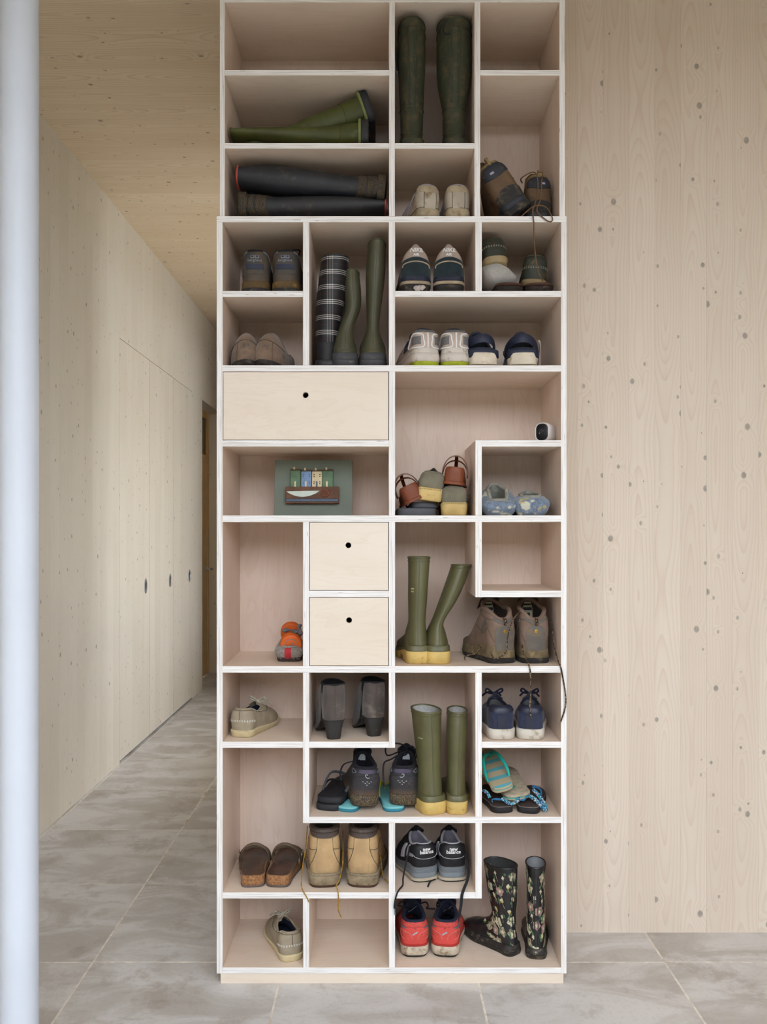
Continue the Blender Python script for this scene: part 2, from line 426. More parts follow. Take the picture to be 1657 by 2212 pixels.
# cupboard doors in the left wall, each a thing with boards and a round recessed pull
M['pull_in'] = mat_basic('pull_in', '#4a4742', 0.4, 0.1)
for k, (pa, pb) in enumerate(((258.5, 323.5), (323.5, 374.5), (374.5, 415))):
    ya, ybb = F*1.518/(821 - pa) - D1 + 0.003, F*1.518/(821 - pb) - D1 - 0.003
    where = ('nearest to the white column', 'the middle one of three', 'next to the recessed door')[k]
    d = thing('cupboard_door', 'flush pale spruce cupboard door in the left wall, ' + where, 'cupboard door', (XL, (ya + ybb)/2, 0.0), group='cupboard doors in the left wall')
    nb = 5; w = (ybb - ya)/nb
    for j in range(nb):
        m2 = MB(); hw = w/2 - 0.0003; h = (ZD - 0.004 - 0.016)/2
        m2.loft([[(sx*(hw-q), y, sz*h) for sx, sz in ((-1,-1),(1,-1),(1,1),(-1,1))] for q, y in ((0,0.016),(0,0.0006),(0.0006,0))], False, True)
        o = m2.build('plank', M['spruce_left'], d, smooth=False)
        o.matrix_local = Matrix.Translation((0, -(ybb - ya)/2 + w*(j + 0.5), h + 0.016)) @ RL
    yp = (ybb - ya)/2 - 0.095; zp = 1.0
    m2 = MB(); ring = lambda r, x: [(x, yp + r*math.cos(a), zp + r*math.sin(a)*1.25) for a in (2*PI*i/24 for i in range(24))]
    m2.loft([ring(0.038, -0.002), ring(0.038, 0.002), ring(0.026, 0.003), ring(0.024, -0.001)])
    pl = m2.build('pull_ring', M['steel'], d)
    m2 = MB(); m2.loft([ring(0.0245, 0.0005), ring(0.012, 0.0003)], False, True); m2.build('pull_recess', M['pull_in'], pl)

# recessed door at the corridor's end
XD = -1.636
dr = struct(thing('door_1', 'pale oak door with dark glass transom, recessed at the corridor end', None, (XD, YN0, 0)))
wid = YN1 - YN0
m2 = MB(); 
for (a, b, c, dd) in ((0, 0.07, 0, ZD), (wid - 0.07, wid, 0, ZD), (0.07, wid - 0.07, ZD - 0.07, ZD), (0.07, wid - 0.07, 2.0, 2.07)): m2.box(-0.05, 0.0, a, b, c, dd)
m2.build('frame', M['door_oak'], dr, smooth=False, bevel=0.002)
m2 = MB(); m2.box(-0.04, -0.006, 0.072, wid - 0.072, 0.006, 1.998); lf = m2.build('leaf', M['door_oak'], dr, smooth=False, bevel=0.002)
m2 = MB(); m2.box(-0.03, -0.02, 0.07, wid - 0.07, 2.07, ZD - 0.07); m2.build('transom_pane', M['dark_glass'], dr, smooth=False)
m2 = MB()
m2.loft([[(x, wid - 0.13 + r*math.cos(a), 1.0 + r*math.sin(a)) for a in (2*PI*i/16 for i in range(16))] for x, r in ((-0.006, 0.026), (0.002, 0.026), (0.004, 0.022))], False, True)
m2.tube([(0.0, wid - 0.13, 1.0), (0.045, wid - 0.13, 1.0), (0.055, wid - 0.14, 1.0), (0.055, wid - 0.26, 1.0)], 0.009, 10)
m2.build('lever_handle', M['steel'], lf)
# reveal boards of the recess and its threshold
m2 = MB()
m2.box(XD - 0.05, XL - 0.001, YN1 - 0.006, YN1 + 0.014, 0, ZD); m2.box(XD - 0.05, XL - 0.001, YN0 - 0.02, YN0, 0, ZD); m2.box(XD - 0.05, XL - 0.001, YN0 - 0.02, YN1 + 0.02, ZD - 0.006, ZD + 0.014)
struct(m2.build('trim_1', M['spruce_left'], smooth=False))

# white steel column
cx, cy = (41.5 - VX)*2.20/F, 2.20 - D1
R = 80.0*2.20/F/2
m2 = MB(); m2.loft([[(R*math.cos(a), R*math.sin(a), z) for a in (2*PI*i/64 for i in range(64))] for z in (0.012, ZC - 0.012)], True, True)
colm = thing('column', 'round white painted steel column in the foreground', 'column', (cx, cy, 0))
m2.build('shaft', M['column'], colm)
m2 = MB()
for z in (0.0, ZC - 0.012): m2.box(-0.09, 0.09, -0.09, 0.09, z, z + 0.012)
m2.build('end_plate', M['column'], colm, smooth=False)

# ------------------------------------------------------------------ the shelving
VXL = [(468, 481), (654.5, 668), (840, 853.5), (1027, 1041), (1212, 1224)]        # lower part, pixel columns of the uprights
VXU = [(475, 485.5), None, (840.5, 853), (1025, 1037.5), (1208.5, 1220.5)]        # upper part
SY = [(-8, 5), (151, 163), (309, 321), (467, 480), (628.5, 641.5), (789, 802.5), (951, 964.5), (1113.5, 1127.5), (1276, 1290), (1439, 1453), (1602, 1615.5), (1764.5, 1778), (1927.5, 1941), (2090, 2103)]
SX = lambda p: (p - VX) * D1 / F
SZ = lambda p: CAMH - (p - VY) * D1 / F
ST = [SZ(a) for a, b in SY]; SB = [SZ(b) for a, b in SY]
def vx(k, row): 
    a, b = (VXU if row <= 3 else VXL)[k]; return SX(a), SX(b)
DEP = 0.322
shelf = thing('shoe_shelf', 'tall whitewashed birch plywood shelving unit full of shoes against the wall', 'shelf', (SX(846), 0.0, 0.0))
OX = SX(846)
def board(name, x0, x1, z0, z1, horiz, y0=0.0, y1=DEP):
    m2 = MB(); hx, hz = (x1 - x0)/2, (z1 - z0)/2
    m2.box(-hx, hx, y0, y1, -hz, hz, 0, 1)
    o = m2.build(name, [M['birch_x'], M['edge_x']] if horiz else [M['birch_z'], M['edge_z']], shelf, smooth=False, bevel=0.0006)
    o.location = ((x0 + x1)/2 - OX, 0, (z0 + z1)/2)
    return o
def hb(s, k0, k1, row, full_l=False, full_r=False):
    a = vx(k0, row)[0 if full_l else 1]; b = vx(k1, row)[1 if full_r else 0]
    board('shelf_board', a, b, SB[s], ST[s], True)
def vb(k, s0, s1, row, incl_top=False, incl_bot=False, name='divider'):
    a, b = vx(k, row); board(name, a, b, SB[s1] if incl_bot else ST[s1], ST[s0] if incl_top else SB[s0], False)
# upper part
for k in (0, 4): vb(k, 0, 3, 1, incl_top=True, name='side_panel')
hb(0, 0, 4, 1)
hb(3, 0, 4, 4, True, True)
vb(2, 0, 3, 1); vb(3, 0, 3, 1)
hb(1, 0, 2, 1); hb(1, 3, 4, 1); hb(2, 0, 2, 1); hb(2, 2, 3, 1)
# lower part
for k in (0, 4): vb(k, 3, 13, 4, name='side_panel', incl_bot=True)
for s in (5, 7, 9, 13): hb(s, 0, 4, 4)
vb(1, 3, 5, 4); vb(2, 3, 5, 4); vb(3, 3, 4, 4)
hb(4, 0, 1, 4); hb(4, 2, 4, 4)
vb(2, 5, 7, 4); hb(6, 0, 2, 4)
vb(3, 6, 7, 4, incl_top=True); hb(6, 3, 4, 4)
vb(1, 7, 9, 4); vb(2, 7, 9, 4); vb(3, 7, 8, 4, incl_bot=True); hb(8, 1, 2, 4); hb(8, 3, 4, 4)
vb(1, 9, 11, 4, incl_bot=True); vb(2, 9, 10, 4, incl_bot=True); vb(3, 9, 11, 4)
hb(10, 0, 1, 4); hb(10, 1, 2, 4); hb(10, 3, 4, 4)
hb(11, 1, 4, 4)
vb(2, 11, 13, 4); vb(3, 11, 12, 4, incl_bot=True)
hb(12, 0, 2, 4); hb(12, 2, 3, 4)
vb(1, 12, 13, 4)
# back panel and plinth
m2 = MB(); m2.box(SX(470) - OX, SX(1222) - OX, DEP, DEP + 0.006, SB[13], ST[0]); m2.build('back_panel', M['birch_z'], shelf, smooth=False)
m2 = MB(); m2.box(SX(476) - OX, SX(1218) - OX, 0.004, 0.022, 0.0, SB[13]); m2.box(SX(476) - OX, SX(1218) - OX, 0.29, 0.31, 0.0, SB[13]); m2.build('plinth', M['birch_front'], shelf, smooth=False, bevel=0.0006)
# drawers
def drawer(k0, k1, s0, s1, hole):
    x0, x1 = vx(k0, 5)[1] + 0.0018, vx(k1, 5)[0] - 0.0018; z0, z1 = ST[s1] + 0.0018, SB[s0] - 0.0018
    cxx, czz = (x0 + x1)/2, (z0 + z1)/2; hx, hz = (x1 - x0)/2, (z1 - z0)/2
    hc = at(*hole); hx0, hz0, hr = hc.x - cxx, hc.z - czz, 0.0085
    # front panel with a real finger hole: grid ring between circle and rectangle
    n = 32; m2 = MB()
    def rim(i):
        a = 2*PI*i/n; c, s = math.cos(a), math.sin(a)
        tx = ((hx - hx0) if c > 0 else (hx + hx0))/max(abs(c), 1e-6); tz = ((hz - hz0) if s > 0 else (hz + hz0))/max(abs(s), 1e-6)
        t = min(tx, tz); return (hx0 + c*t, hz0 + s*t)
    cor = [(hx, hz), (-hx, hz), (-hx, -hz), (hx, -hz)]
    pts = [rim(i) for i in range(n)]
    for c in cor:   # snap the nearest rim point to each corner
        j = min(range(n), key=lambda i: (pts[i][0]-c[0])**2 + (pts[i][1]-c[1])**2); pts[j] = c
    cir = [(hx0 + hr*math.cos(2*PI*i/n), hz0 + hr*math.sin(2*PI*i/n)) for i in range(n)]
    yf, ybk = 0.002, 0.017
    m2.loft([[(x, ybk, z) for x, z in cir], [(x, yf + 0.0008, z) for x, z in cir], [(hx0 + (x - hx0)*1.08, yf, hz0 + (z - hz0)*1.08) for x, z in cir], [(x, yf, z) for x, z in pts], [(x, ybk, z) for x, z in pts]])
    m2.loft([[(x, ybk, z) for x, z in pts], [(x, ybk, z) for x, z in cir]])
    d = m2.build('drawer_front', M['birch_front'], shelf, smooth=False)
    d.location = (cxx - OX, 0, czz)
    m3 = MB(); bx, bz = hx - 0.012, hz - 0.012
    for (a, b, c, e, f1, g1) in ((-bx, bx, 0.29, 0.30, -bz, bz - 0.02), (-bx, -bx + 0.012, 0.017, 0.30, -bz, bz - 0.02), (bx - 0.012, bx, 0.017, 0.30, -bz, bz - 0.02), (-bx, bx, 0.017, 0.30, -bz, -bz + 0.008)):
        m3.box(a, b, c, e, f1, g1)
    m3.build('drawer_box', M['birch_z'], d, smooth=False)
drawer(0, 2, 5, 6, (660, 853)); drawer(1, 2, 7, 8, (752.5, 1178)); drawer(1, 2, 8, 9, (754, 1340))
# ------------------------------------------------------------------ footwear: local frame heel at y=0, toe at +y, sole on z=0
def resample_closed(P, n):
    d = [0.0]
    for i in range(len(P)): d.append(d[-1] + (P[(i+1) % len(P)] - P[i]).length)
    T = d[-1]; out = []; j = 0
    for i in range(n):
        s = T*i/n
        while d[j+1] < s: j += 1
        k = (s - d[j])/max(1e-9, d[j+1] - d[j]); out.append(P[j % len(P)].lerp(P[(j+1) % len(P)], k))
    return out, T

class Foot:
    N = 72
    def __init__(s, L=0.27, wh=0.064, wb=0.094, side=1, sole=(0.026, 0.018), spring=0.010, arch=0.0, arch_y=(0.27, 0.34, 0.42, 0.56), point=0.0, heel_flat=0.0):
        s.L, s.side, s.sole, s.spring, s.arch, s.arch_y = L, side, sole, spring, arch, arch_y
        a, b = wh/2, wb/2; s.a, s.b = a, b; tc = -0.15*b
        q = 1 - point; hf = 0.70 + 0.2*heel_flat
        pts = [(0,0),(hf*a,.018*L*(1-heel_flat*.5)),(a,.09*L),(a,.22*L),(lerp(a,b,.45),.42*L),(b,.62*L),(.92*b*q,.78*L),(.62*b*q,.92*L),(tc+.30*b*q,.985*L),(tc,L),(tc-.30*b*q,.985*L),(-.80*b*q,.90*L),(-.97*b,.76*L),(-.93*b,.64*L),(-lerp(a,b,.1),.42*L),(-a,.22*L),(-a,.09*L),(-hf*a,.018*L*(1-heel_flat*.5))]
        P = crom([(x*side, y, 0) for x, y in pts], 420, True)
        s.o, s.per = resample_closed(P, s.N)
        nr = []
        for i in range(s.N):
            t = (s.o[(i+1) % s.N] - s.o[i-1]).normalized(); v = Vector((t.y, -t.x, 0))*side; nr.append(v)
        s.nr = nr
    def outl(s, u, off=0.0):
        f = (u % 1.0)*s.N; i = int(f) % s.N; k = f - int(f); j = (i+1) % s.N
        return s.o[i].lerp(s.o[j], k) + s.nr[i].lerp(s.nr[j], k)*off
    def onorm(s, u):
        f = (u % 1.0)*s.N; i = int(f) % s.N; k = f - int(f); return s.nr[i].lerp(s.nr[(i+1) % s.N], k)
    def zb(s, y):
        t = y/s.L; z = s.spring*max(0.0, (t - .70)/.30)**2
        if s.arch: 
            a = s.arch_y; z += s.arch*sst(a[0], a[1], t)*(1 - sst(a[2], a[3], t))
        return z
    def zt(s, y):
        t = y/s.L
        return lerp(s.sole[0], s.sole[1], sst(.2, .62, t)) + s.spring*max(0.0, (t - .70)/.30)**2
    def zf(s, y, f): return lerp(s.zb(y), s.zt(y), f)
    def soled(s, name, mat, parent, f0=0.0, f1=1.0, o0=0.0, o1=0.0, rnd=0.0015, wave=0.0, ycut=None):
        mb = MB(); rings = []
        zs = [(f0, o0 - rnd, 0), (f0, o0, rnd)] + ([(lerp(f0, f1, .5), lerp(o0, o1, .5) + wave, 0)] if wave else []) + [(f1, o1, -rnd), (f1, o1 - rnd, 0)]
        for f, o, dz in zs:
            r = []
            for i in range(s.N):
                p = s.outl(i/s.N, o)
                if ycut: p.y = min(p.y, ycut) if ycut > 0 else max(p.y, -ycut)
                r.append((p.x, p.y, s.zf(p.y, f) + dz))
            rings.append(r)
        mb.loft(rings, True, True)
        return mb.build(name, mat, parent, angle=50)
    # --- anything that lies on the surface S(u, v)
    def nrm(s, u, v):
        e = 0.004
        a = s.S(u + e, v) - s.S(u - e, v); b = s.S(u, min(1, v + e)) - s.S(u, max(0, v - e))
        n = a.cross(b)
        if n.length < 1e-12: return s.onorm(u)
        n.normalize()
        c = Vector((0, lerp(s.L*0.4, (s.op[0] + s.op[1]*s.L)/2, min(1, v*1.2)), s.S(u, v).z)) if not hasattr(s, 'axis') else s.axis(v)
        if n.dot(s.S(u, v) - c) < 0: n = -n
        return n
    def patch(s, name, mat, parent, u0, u1, vlo, vhi, off=0.0012, nu=14, nv=5):
        fl = vlo if callable(vlo) else (lambda t: vlo); fh = vhi if callable(vhi) else (lambda t: vhi)
        rows = []
        for j in range(-1, nv + 2):
            row = []
            for i in range(-1, nu + 2):
                ti = max(0, min(nu, i))/nu; tj = max(0, min(nv, j))/nv
                u = lerp(u0, u1, ti); v = lerp(fl(ti), fh(ti), tj)
                edge = i < 0 or i > nu or j < 0 or j > nv
                row.append(s.S(u, v) + s.nrm(u, v)*(-0.0006 if edge else off))
            rows.append(row)
        mb = MB(); mb.loft(rows, closed=False)
        return mb.build(name, mat, parent, angle=60)
    def line(s, name, mat, parent, uvs, r=0.001, off=0.0006, n=None, flat=1.0, closed=False):
        k = n or max(8, len(uvs)*6)
        c = crom([(u, v, 0) for u, v in uvs], k, closed)
        mb = MB(); mb.tube([s.S(p.x, p.y) + s.nrm(p.x, p.y)*off for p in c], r, 6, closed=closed, flat=flat)
        return mb.build(name, mat, parent)
    def dashes(s, name, mat, parent, uvs, n, r=0.0009, off=0.001, duty=0.6):
        c = crom([(u, v, 0) for u, v in uvs], n*4 + 1); mb = MB()
        for i in range(n):
            a, b = c[i*4], c[i*4 + 2]; b = a.lerp(b, duty/0.5*1.0) if duty < 0.5 else b
            mb.tube([s.S(p.x, p.y) + s.nrm(p.x, p.y)*off for p in (a, a.lerp(b, .5), b)], r, 5)
        return mb.build(name, mat, parent)
    def text(s, name, body, mat, parent, u0, v0, h, rot=0.0, off=0.0014, bold=0.0, shear=0.0, sx=1.0):
        me = text_mesh(body, h, bold, shear)
        e = 0.01
        mu = (s.S(u0 + e, v0) - s.S(u0 - e, v0)).length/(2*e); mv = (s.S(u0, v0 + e) - s.S(u0, v0 - e)).length/(2*e)
        cr, sr = math.cos(rot), math.sin(rot)
        sg = 1 if (s.S(u0 + e, v0) - s.S(u0 - e, v0)).x > 0 else -1
        sv = 1 if (s.S(u0, v0 + e) - s.S(u0, v0 - e)).z > 0 else -1
        vs = []
        for (x, y, z) in me[0]:
            x *= sx; X, Y = x*cr - y*sr, x*sr + y*cr
            u, v = u0 + sg*X/mu, v0 + sv*Y/mv
            if isinstance(s, Shoe):     # keep the lines of lettering level: find the height on the surface
                zt_ = s.S(u0, v0).z + Y*0.96; lo, hi = 0.0, 1.0
                for _ in range(18):
                    md = (lo + hi)/2
                    if s.S(u, md).z < zt_: lo = md
                    else: hi = md
                v = (lo + hi)/2
            vs.append(s.S(u, v) + s.nrm(u, v)*off)
        mb = MB(); mb.add(vs, me[1]); return mb.build(name, mat, parent, smooth=False)

_tc = {}
def text_mesh(body, h, bold=0.0, shear=0.0):
    key = (body, h, bold, shear)
    if key in _tc: return _tc[key]
    cu = bpy.data.curves.new('lettering', 'FONT'); cu.body = body; cu.size = h; cu.align_x = 'CENTER'; cu.align_y = 'CENTER'
    cu.offset = bold; cu.shear = shear; cu.resolution_u = 3
    ob = bpy.data.objects.new('lettering', cu); COL.objects.link(ob)
    dg = bpy.context.evaluated_depsgraph_get(); ev = ob.evaluated_get(dg); me = ev.to_mesh()
    vs = [tuple(v.co) for v in me.vertices]; fs = [tuple(p.vertices) for p in me.polygons]
    ev.to_mesh_clear(); bpy.data.objects.remove(ob); bpy.data.curves.remove(cu)
    _tc[key] = (vs, fs); return _tc[key]

class Shoe(Foot):
    """low or ankle-high upper between the sole outline and a collar loop"""
    def __init__(s, opening=(0.018, 0.50, 0.030), collar=(0.075, 0.058, 0.085), vamp=0.45, vm=1.3, bulge=0.003, inset=0.003, rear=0.8, peak=False, **kw):
        super().__init__(**kw); s.rear = rear; s.peak = peak
        s.op, s.co, s.vamp, s.vm, s.bulge, s.inset = opening, collar, vamp, vm, bulge, inset
    def top(s, u):
        ph = 2*PI*u + 0.6*math.sin(4*PI*u)/2; L = s.L; y0, y1, ow = s.op[0], s.op[1]*L, s.op[2]
        c0 = math.cos(ph); s0 = math.sin(ph); c = math.copysign(abs(c0)**0.82, c0); sn = math.copysign(abs(s0)**0.78, s0)
        zh, zs, zf = s.co
        z = zs + (zh - zs)*(c*c*c if s.peak else sst(.10, .75, c0)) if c > 0 else zs + (zf - zs)*(-c)**1.6
        w = ow*(1.0 - 0.22*max(0, -c))
        return Vector((w*sn*s.side, (y0 + y1)/2 - (y1 - y0)/2*c, z + s.sole[0]))
    def S(s, u, v):
        b = s.outl(u, -s.inset); zb = s.zt(b.y) - 0.003
        t = s.top(u); th = max(0.0, min(1.0, v))*PI/2
        h = 1 - math.cos(th); w = sst(.38, .80, b.y/s.L)*s.vamp
        h = lerp(h, h**2.1, (1 - sst(.08, .42, b.y/s.L))*s.rear)
        z = (1 - w)*math.sin(th) + w*h**s.vm
        bl = s.bulge*math.sin(PI*min(1.0, v*1.15))
        n = s.onorm(u)
        return Vector((lerp(b.x, t.x, h), lerp(b.y, t.y, h), lerp(zb, t.z, z))) + n*bl
    def upper(s, mat, parent, name='upper', nv=14, v1=1.0):
        mb = MB(); mb.loft([[s.S(i/s.N, v1*j/nv) for i in range(s.N)] for j in range(nv + 1)])
        return mb.build(name, mat, parent, angle=70)
    def lining(s, mat, parent, name='lining', thick=0.004, depth=1.0):
        c = Vector((0, (s.op[0] + s.op[1]*s.L)/2, 0)); rings = []
        for k in range(7):
            f = k/6; r = []
            for i in range(s.N):
                u = i/s.N; t = s.top(u); b = s.outl(u, -0.010)
                ti = t + (Vector((c.x, c.y, t.z)) - t).normalized()*thick
                zz = lerp(t.z, s.zt(b.y) + 0.004, math.sin(f*PI/2)**1.0*depth)
                w = f**1.5*0.85
                r.append((lerp(ti.x, b.x, w), lerp(ti.y, b.y, w), zz - 0.0005*f))
            rings.append(r)
        mb = MB(); mb.loft(rings, False, True)
        return mb.build(name, mat, parent, angle=70)
    def collar_tube(s, mat, parent, r=0.004, name='collar', rv=None, dz=0.0):
        pts = [s.top(i/s.N) + Vector((0, 0, dz)) for i in range(s.N)]
        c = Vector((0, (s.op[0] + s.op[1]*s.L)/2, 0))
        pts = [p + (Vector((c.x, c.y, p.z)) - p).normalized()*0.002 for p in pts]
        mb = MB(); mb.tube(pts, r, 8, closed=True); return mb.build(name, mat, parent)
    def tongue(s, mat, parent, up=0.025, w=0.030, back=0.02, name='tongue', y=None):
        t = s.top(0.5); rows = []
        for k in range(7):
            f = k/6; yy = t.y + 0.035*(1-f)**1.3 - back*f; zz = t.z - 0.022 + (0.020 + up)*f
            ww = w/2*(1 + 0.25*f)*(1 - 0.5*max(0, f - .8)/.2)
            rows.append([(ww*q*s.side, yy + 0.010*q*q*(-1), zz - 0.008*q*q) for q in (-1,-.6,-.2,.2,.6,1)])
        back_r = [[(x, yy - 0.005, z - 0.001) for x, yy, z in r] for r in rows]
        mb = MB(); mb.loft([rows[k] + back_r[k][::-1] for k in range(7)], True, True); return mb.build(name, mat, parent)
    def cross_laces(s, mat, parent, n=4, w=0.05, v0=0.66, v1=0.98, r=0.002, name='laces', extra=(), flat=1.0):
        mb = MB()
        for k in range(n):
            v = lerp(v0, v1, k/max(1, n-1)); d = w*(0.75 + 0.45*k/max(1, n-1))
            for sg in (-1, 1):
                a = s.S(.5 - d*sg, v); b = s.S(.5 + d*sg, min(1, v + 0.10))
                m = (a + b)/2 + Vector((0, 0, 0.006)); n1 = s.nrm(.5 - d*sg, v)
                mb.tube(crom([a - n1*0.001, a.lerp(m, .5) + Vector((0,0,.002)), m, m.lerp(b, .5) + Vector((0,0,.002)), b], 12), r, 6)
        for e in extra: mb.tube(crom(e, 30), r, 6, flat=flat)
        return mb.build(name, mat, parent)

class Boot(Foot):
    """tall boot swept from the mouth of the shaft down through the heel to the toe: u=0 at the back, v=0 mouth .. 1 toe"""
    def __init__(s, H=0.33, top=(0.012, 0.125, 0.055), mid=(0.015, 0.122, 0.052), low=(0.020, 0.115, 0.045), ankle=(0.022, 0.110, 0.034), lean=(0.0, 0.0), bend=None, e=0.9, toe_h=0.056, instep=0.104, slope=0.0, **kw):
        super().__init__(**kw)
        L = s.L; k = L/0.28; st = s.sole[0]*0.7; sb = s.sole[1]*0.7
        b = s.b - 0.003; a = s.a - 0.002; s.H = H; s.e = e
        S_ = [((top[0], H), (top[1], H + slope), top[2]), ((mid[0], lerp(.14*k, H, .66)), (mid[1], lerp(.14*k, H, .66)), mid[2]), ((low[0], lerp(.14*k, H, .32)), (low[1], lerp(.15*k, H, .32)), low[2]),
              ((ankle[0], .130*k), (ankle[1]*k, .148*k), ankle[2]), ((.010*k, .075*k), (.127*k, .122*k), lerp(ankle[2], a, .6)), ((.003, .040*k), (.142*k, instep*k), a),
              ((.005*k, st), (.158*k, .094*k), a), ((.07*k, st), (.176*k, .085*k), lerp(a, b, .3)), ((.14*k, sb), (.202*k, .074*k), lerp(a, b, .85)), ((.20*k, sb), (.228*k, .066*k), b),
              ((.25*k, sb), (.254*k, toe_h*k), b*.86), ((.270*k, sb + .005), (.273*k, .042*k), b*.56), ((.279*k, sb + .010), (.279*k, sb + .013), b*.16)]
        s.sec = []
        for i, (A, C, rx) in enumerate(S_):
            hz = max(0.0, (A[1] + C[1])/2 - .12)/max(1e-6, H - .12)
            dx, dy = lean[0]*hz, lean[1]*hz
            if bend: q = bend(hz); dx += q[0]; dy += q[1]
            t = ((A[0] + C[0])/2)/L; cx = -0.07*b*s.side*sst(.45, .95, t)
            s.sec.append(Vector((A[0] + dy, A[1], C[0] + dy, C[1])).to_tuple() + (rx, cx + dx))
        s.nv = len(s.sec) - 1
    def axis(s, v):
        q = s.at(v); return Vector((q[5], (q[0] + q[2])/2, (q[1] + q[3])/2))
    def at(s, v):
        t = max(0.0, min(1.0, v))*s.nv; k = min(int(t), s.nv - 1); u = t - k
        g = lambda j: s.sec[max(0, min(s.nv, j))]
        a, b, c, d = g(k-1), g(k), g(k+1), g(k+2)
        return tuple(0.5*((2*b[i]) + (c[i]-a[i])*u + (2*a[i]-5*b[i]+4*c[i]-d[i])*u*u + (3*b[i]-a[i]-3*c[i]+d[i])*u**3) for i in range(6))
    def S(s, u, v, off=0.0):
        ay, az, cy_, cz, rx, cx = s.at(v); ph = 2*PI*u
        c, sn = math.cos(ph), math.sin(ph); e = s.e
        A = Vector((cx, ay, az)); C = Vector((cx, cy_, cz)); m = (A + C)/2; h = (C - A)/2
        hl = h.length or 1e-6; f = (hl + off)/hl
        return m - h*f*math.copysign(abs(c)**e, c) + Vector(((rx + off)*math.copysign(abs(sn)**e, sn)*s.side, 0, 0))
    def upper(s, mat, parent, name='upper', n=40, nv=48):
        mb = MB(); mb.loft([[s.S(i/n, j/nv) for i in range(n)] for j in range(nv + 1)], False, True)
        return mb.build(name, mat, parent, angle=70)
    def lining(s, mat, parent, name='lining', n=40, th=0.0035, v1=0.45):
        mb = MB(); mb.loft([[s.S(i/n, v1*j/12, -th) for i in range(n)] for j in range(13)], False, True)
        return mb.build(name, mat, parent, angle=70)
    def rim(s, mat, parent, name='rim', r=0.0032, v=0.002, n=40):
        mb = MB(); mb.tube([s.S(i/n, v, -0.001) for i in range(n)], r, 8, closed=True); return mb.build(name, mat, parent)
    def ring(s, name, mat, parent, v, r=0.0012, off=0.0004, n=40):
        mb = MB(); mb.tube([s.S(i/n, v, off) for i in range(n)], r, 6, closed=True); return mb.build(name, mat, parent)
    def band(s, name, mat, parent, v0, v1, off=0.0015, n=40, k=6):
        mb = MB(); rg = [[s.S(i/n, v0, -0.0005) for i in range(n)]] + [[s.S(i/n, lerp(v0, v1, j/k), off) for i in range(n)] for j in range(k+1)] + [[s.S(i/n, v1, -0.0005) for i in range(n)]]
        mb.loft(rg); return mb.build(name, mat, parent, angle=60)

def spot(px, s, d, lift=0.0):
    """on shelf board s, seen at pixel column px, heel d behind the front edge"""
    return Vector(((px - VX)*(D1 + d)/F, d, ST[s] + lift))
R_ = math.radians
def item(name, label, cat, px, s, d, rz=0, rx=0, ry=0, lift=0.0, group=None):
    return thing(name, label, cat, spot(px, s, d, lift + 0.0005), (R_(rx), R_(ry), R_(rz)), group)
def local(t, p):
    """world point -> local point of thing t (for laces that hang in the room)"""
    m = Matrix.Translation(t.location) @ t.rotation_euler.to_matrix().to_4x4(); return m.inverted() @ Vector(p)
def cord(t, name, mat, pts, r=0.0016, n=40, flat=1.0, k=6, up=(0,0,1)):
    mb = MB(); mb.tube(crom([local(t, p) for p in pts], n), r, k, flat=flat, up=up); return mb.build(name, mat, t)

B = mat_basic
M['rub_green'] = B('rubber_green', '#5c5a3b', 0.42, 0.10, 14, dirt='#6b6148', dscale=16, damt=0.2)
M['rub_green_in'] = B('boot_lining_grey', '#a9a8a4', 0.9, 0.12, 160, bump=0.3, bscale=400)
M['rub_yellow'] = B('rubber_sole_yellow', '#ccae66', 0.55, 0.10, 30, dirt='#8a7340', dscale=40, damt=0.15)
M['rub_olive_old'] = B('rubber_olive_old', '#35392a', 0.62, 0.2, 18, dirt='#4f4833', dscale=40, damt=0.5, bump=0.15, bscale=90)
M['rub_fern'] = B('rubber_fern_green', '#464a22', 0.5, 0.2, 14, dirt='#5c6238', dscale=20, damt=0.2)
M['rub_fern_lt'] = B('rubber_fern_light', '#737a48', 0.6, 0.1, 30)
M['rub_black'] = B('rubber_black', '#26272b', 0.5, 0.15, 20, dirt='#4a4038', dscale=18, damt=0.2)
M['rub_black_mud'] = B('rubber_black_muddy', '#2a2826', 0.7, 0.2, 30, dirt='#57472f', dscale=320, damt=0.6, bump=0.4, bscale=150)
M['red_trim'] = B('red_trim', '#b34a42', 0.5, 0.1)
M['rub_sage'] = B('rubber_sage', '#4e4d3a', 0.45, 0.1, 14, dirt='#5a5238', dscale=20, damt=0.2)
M['rub_dk'] = B('rubber_charcoal', '#3f4044', 0.6, 0.12, 30, dirt='#7c745e', dscale=60, damt=0.15)
M['black_in'] = B('dark_textile', '#17161a', 0.95, 0.2, 120)
M['cream_rub'] = B('cream_rubber', '#a3957c', 0.6, 0.15, 25, dirt='#7d6541', dscale=30, damt=0.35)
M['cream_leather'] = B('worn_white_leather', '#aaa091', 0.6, 0.12, 18, dirt='#7b6849', dscale=15, damt=0.45, bump=0.1)
M['lilac'] = B('lilac_trim', '#a6a0b4', 0.6, 0.1)
M['stitch_dk'] = B('dark_stitching', '#5a4c3c', 0.8, 0.1)
M['mud_brown'] = B('muddy_brown_leather', '#66503b', 0.75, 0.2, 20, dirt='#4a3a2a', dscale=14, damt=0.4, bump=0.2, bscale=120)
M['mesh_tan'] = B('tan_mesh', '#8a7452', 0.85, 0.25, 260, bump=0.4, bscale=500)
M['navy_panel'] = B('navy_rubber_panel', '#2b2f38', 0.55, 0.15, 20, dirt='#6d5b44', dscale=25, damt=0.25)
M['outsole_dk'] = B('dark_outsole', '#2d2b2a', 0.75, 0.2, 40, dirt='#5e5244', dscale=40, damt=0.35)
M['lace_brown'] = B('brown_lace', '#6b4f34', 0.8, 0.15, 60)
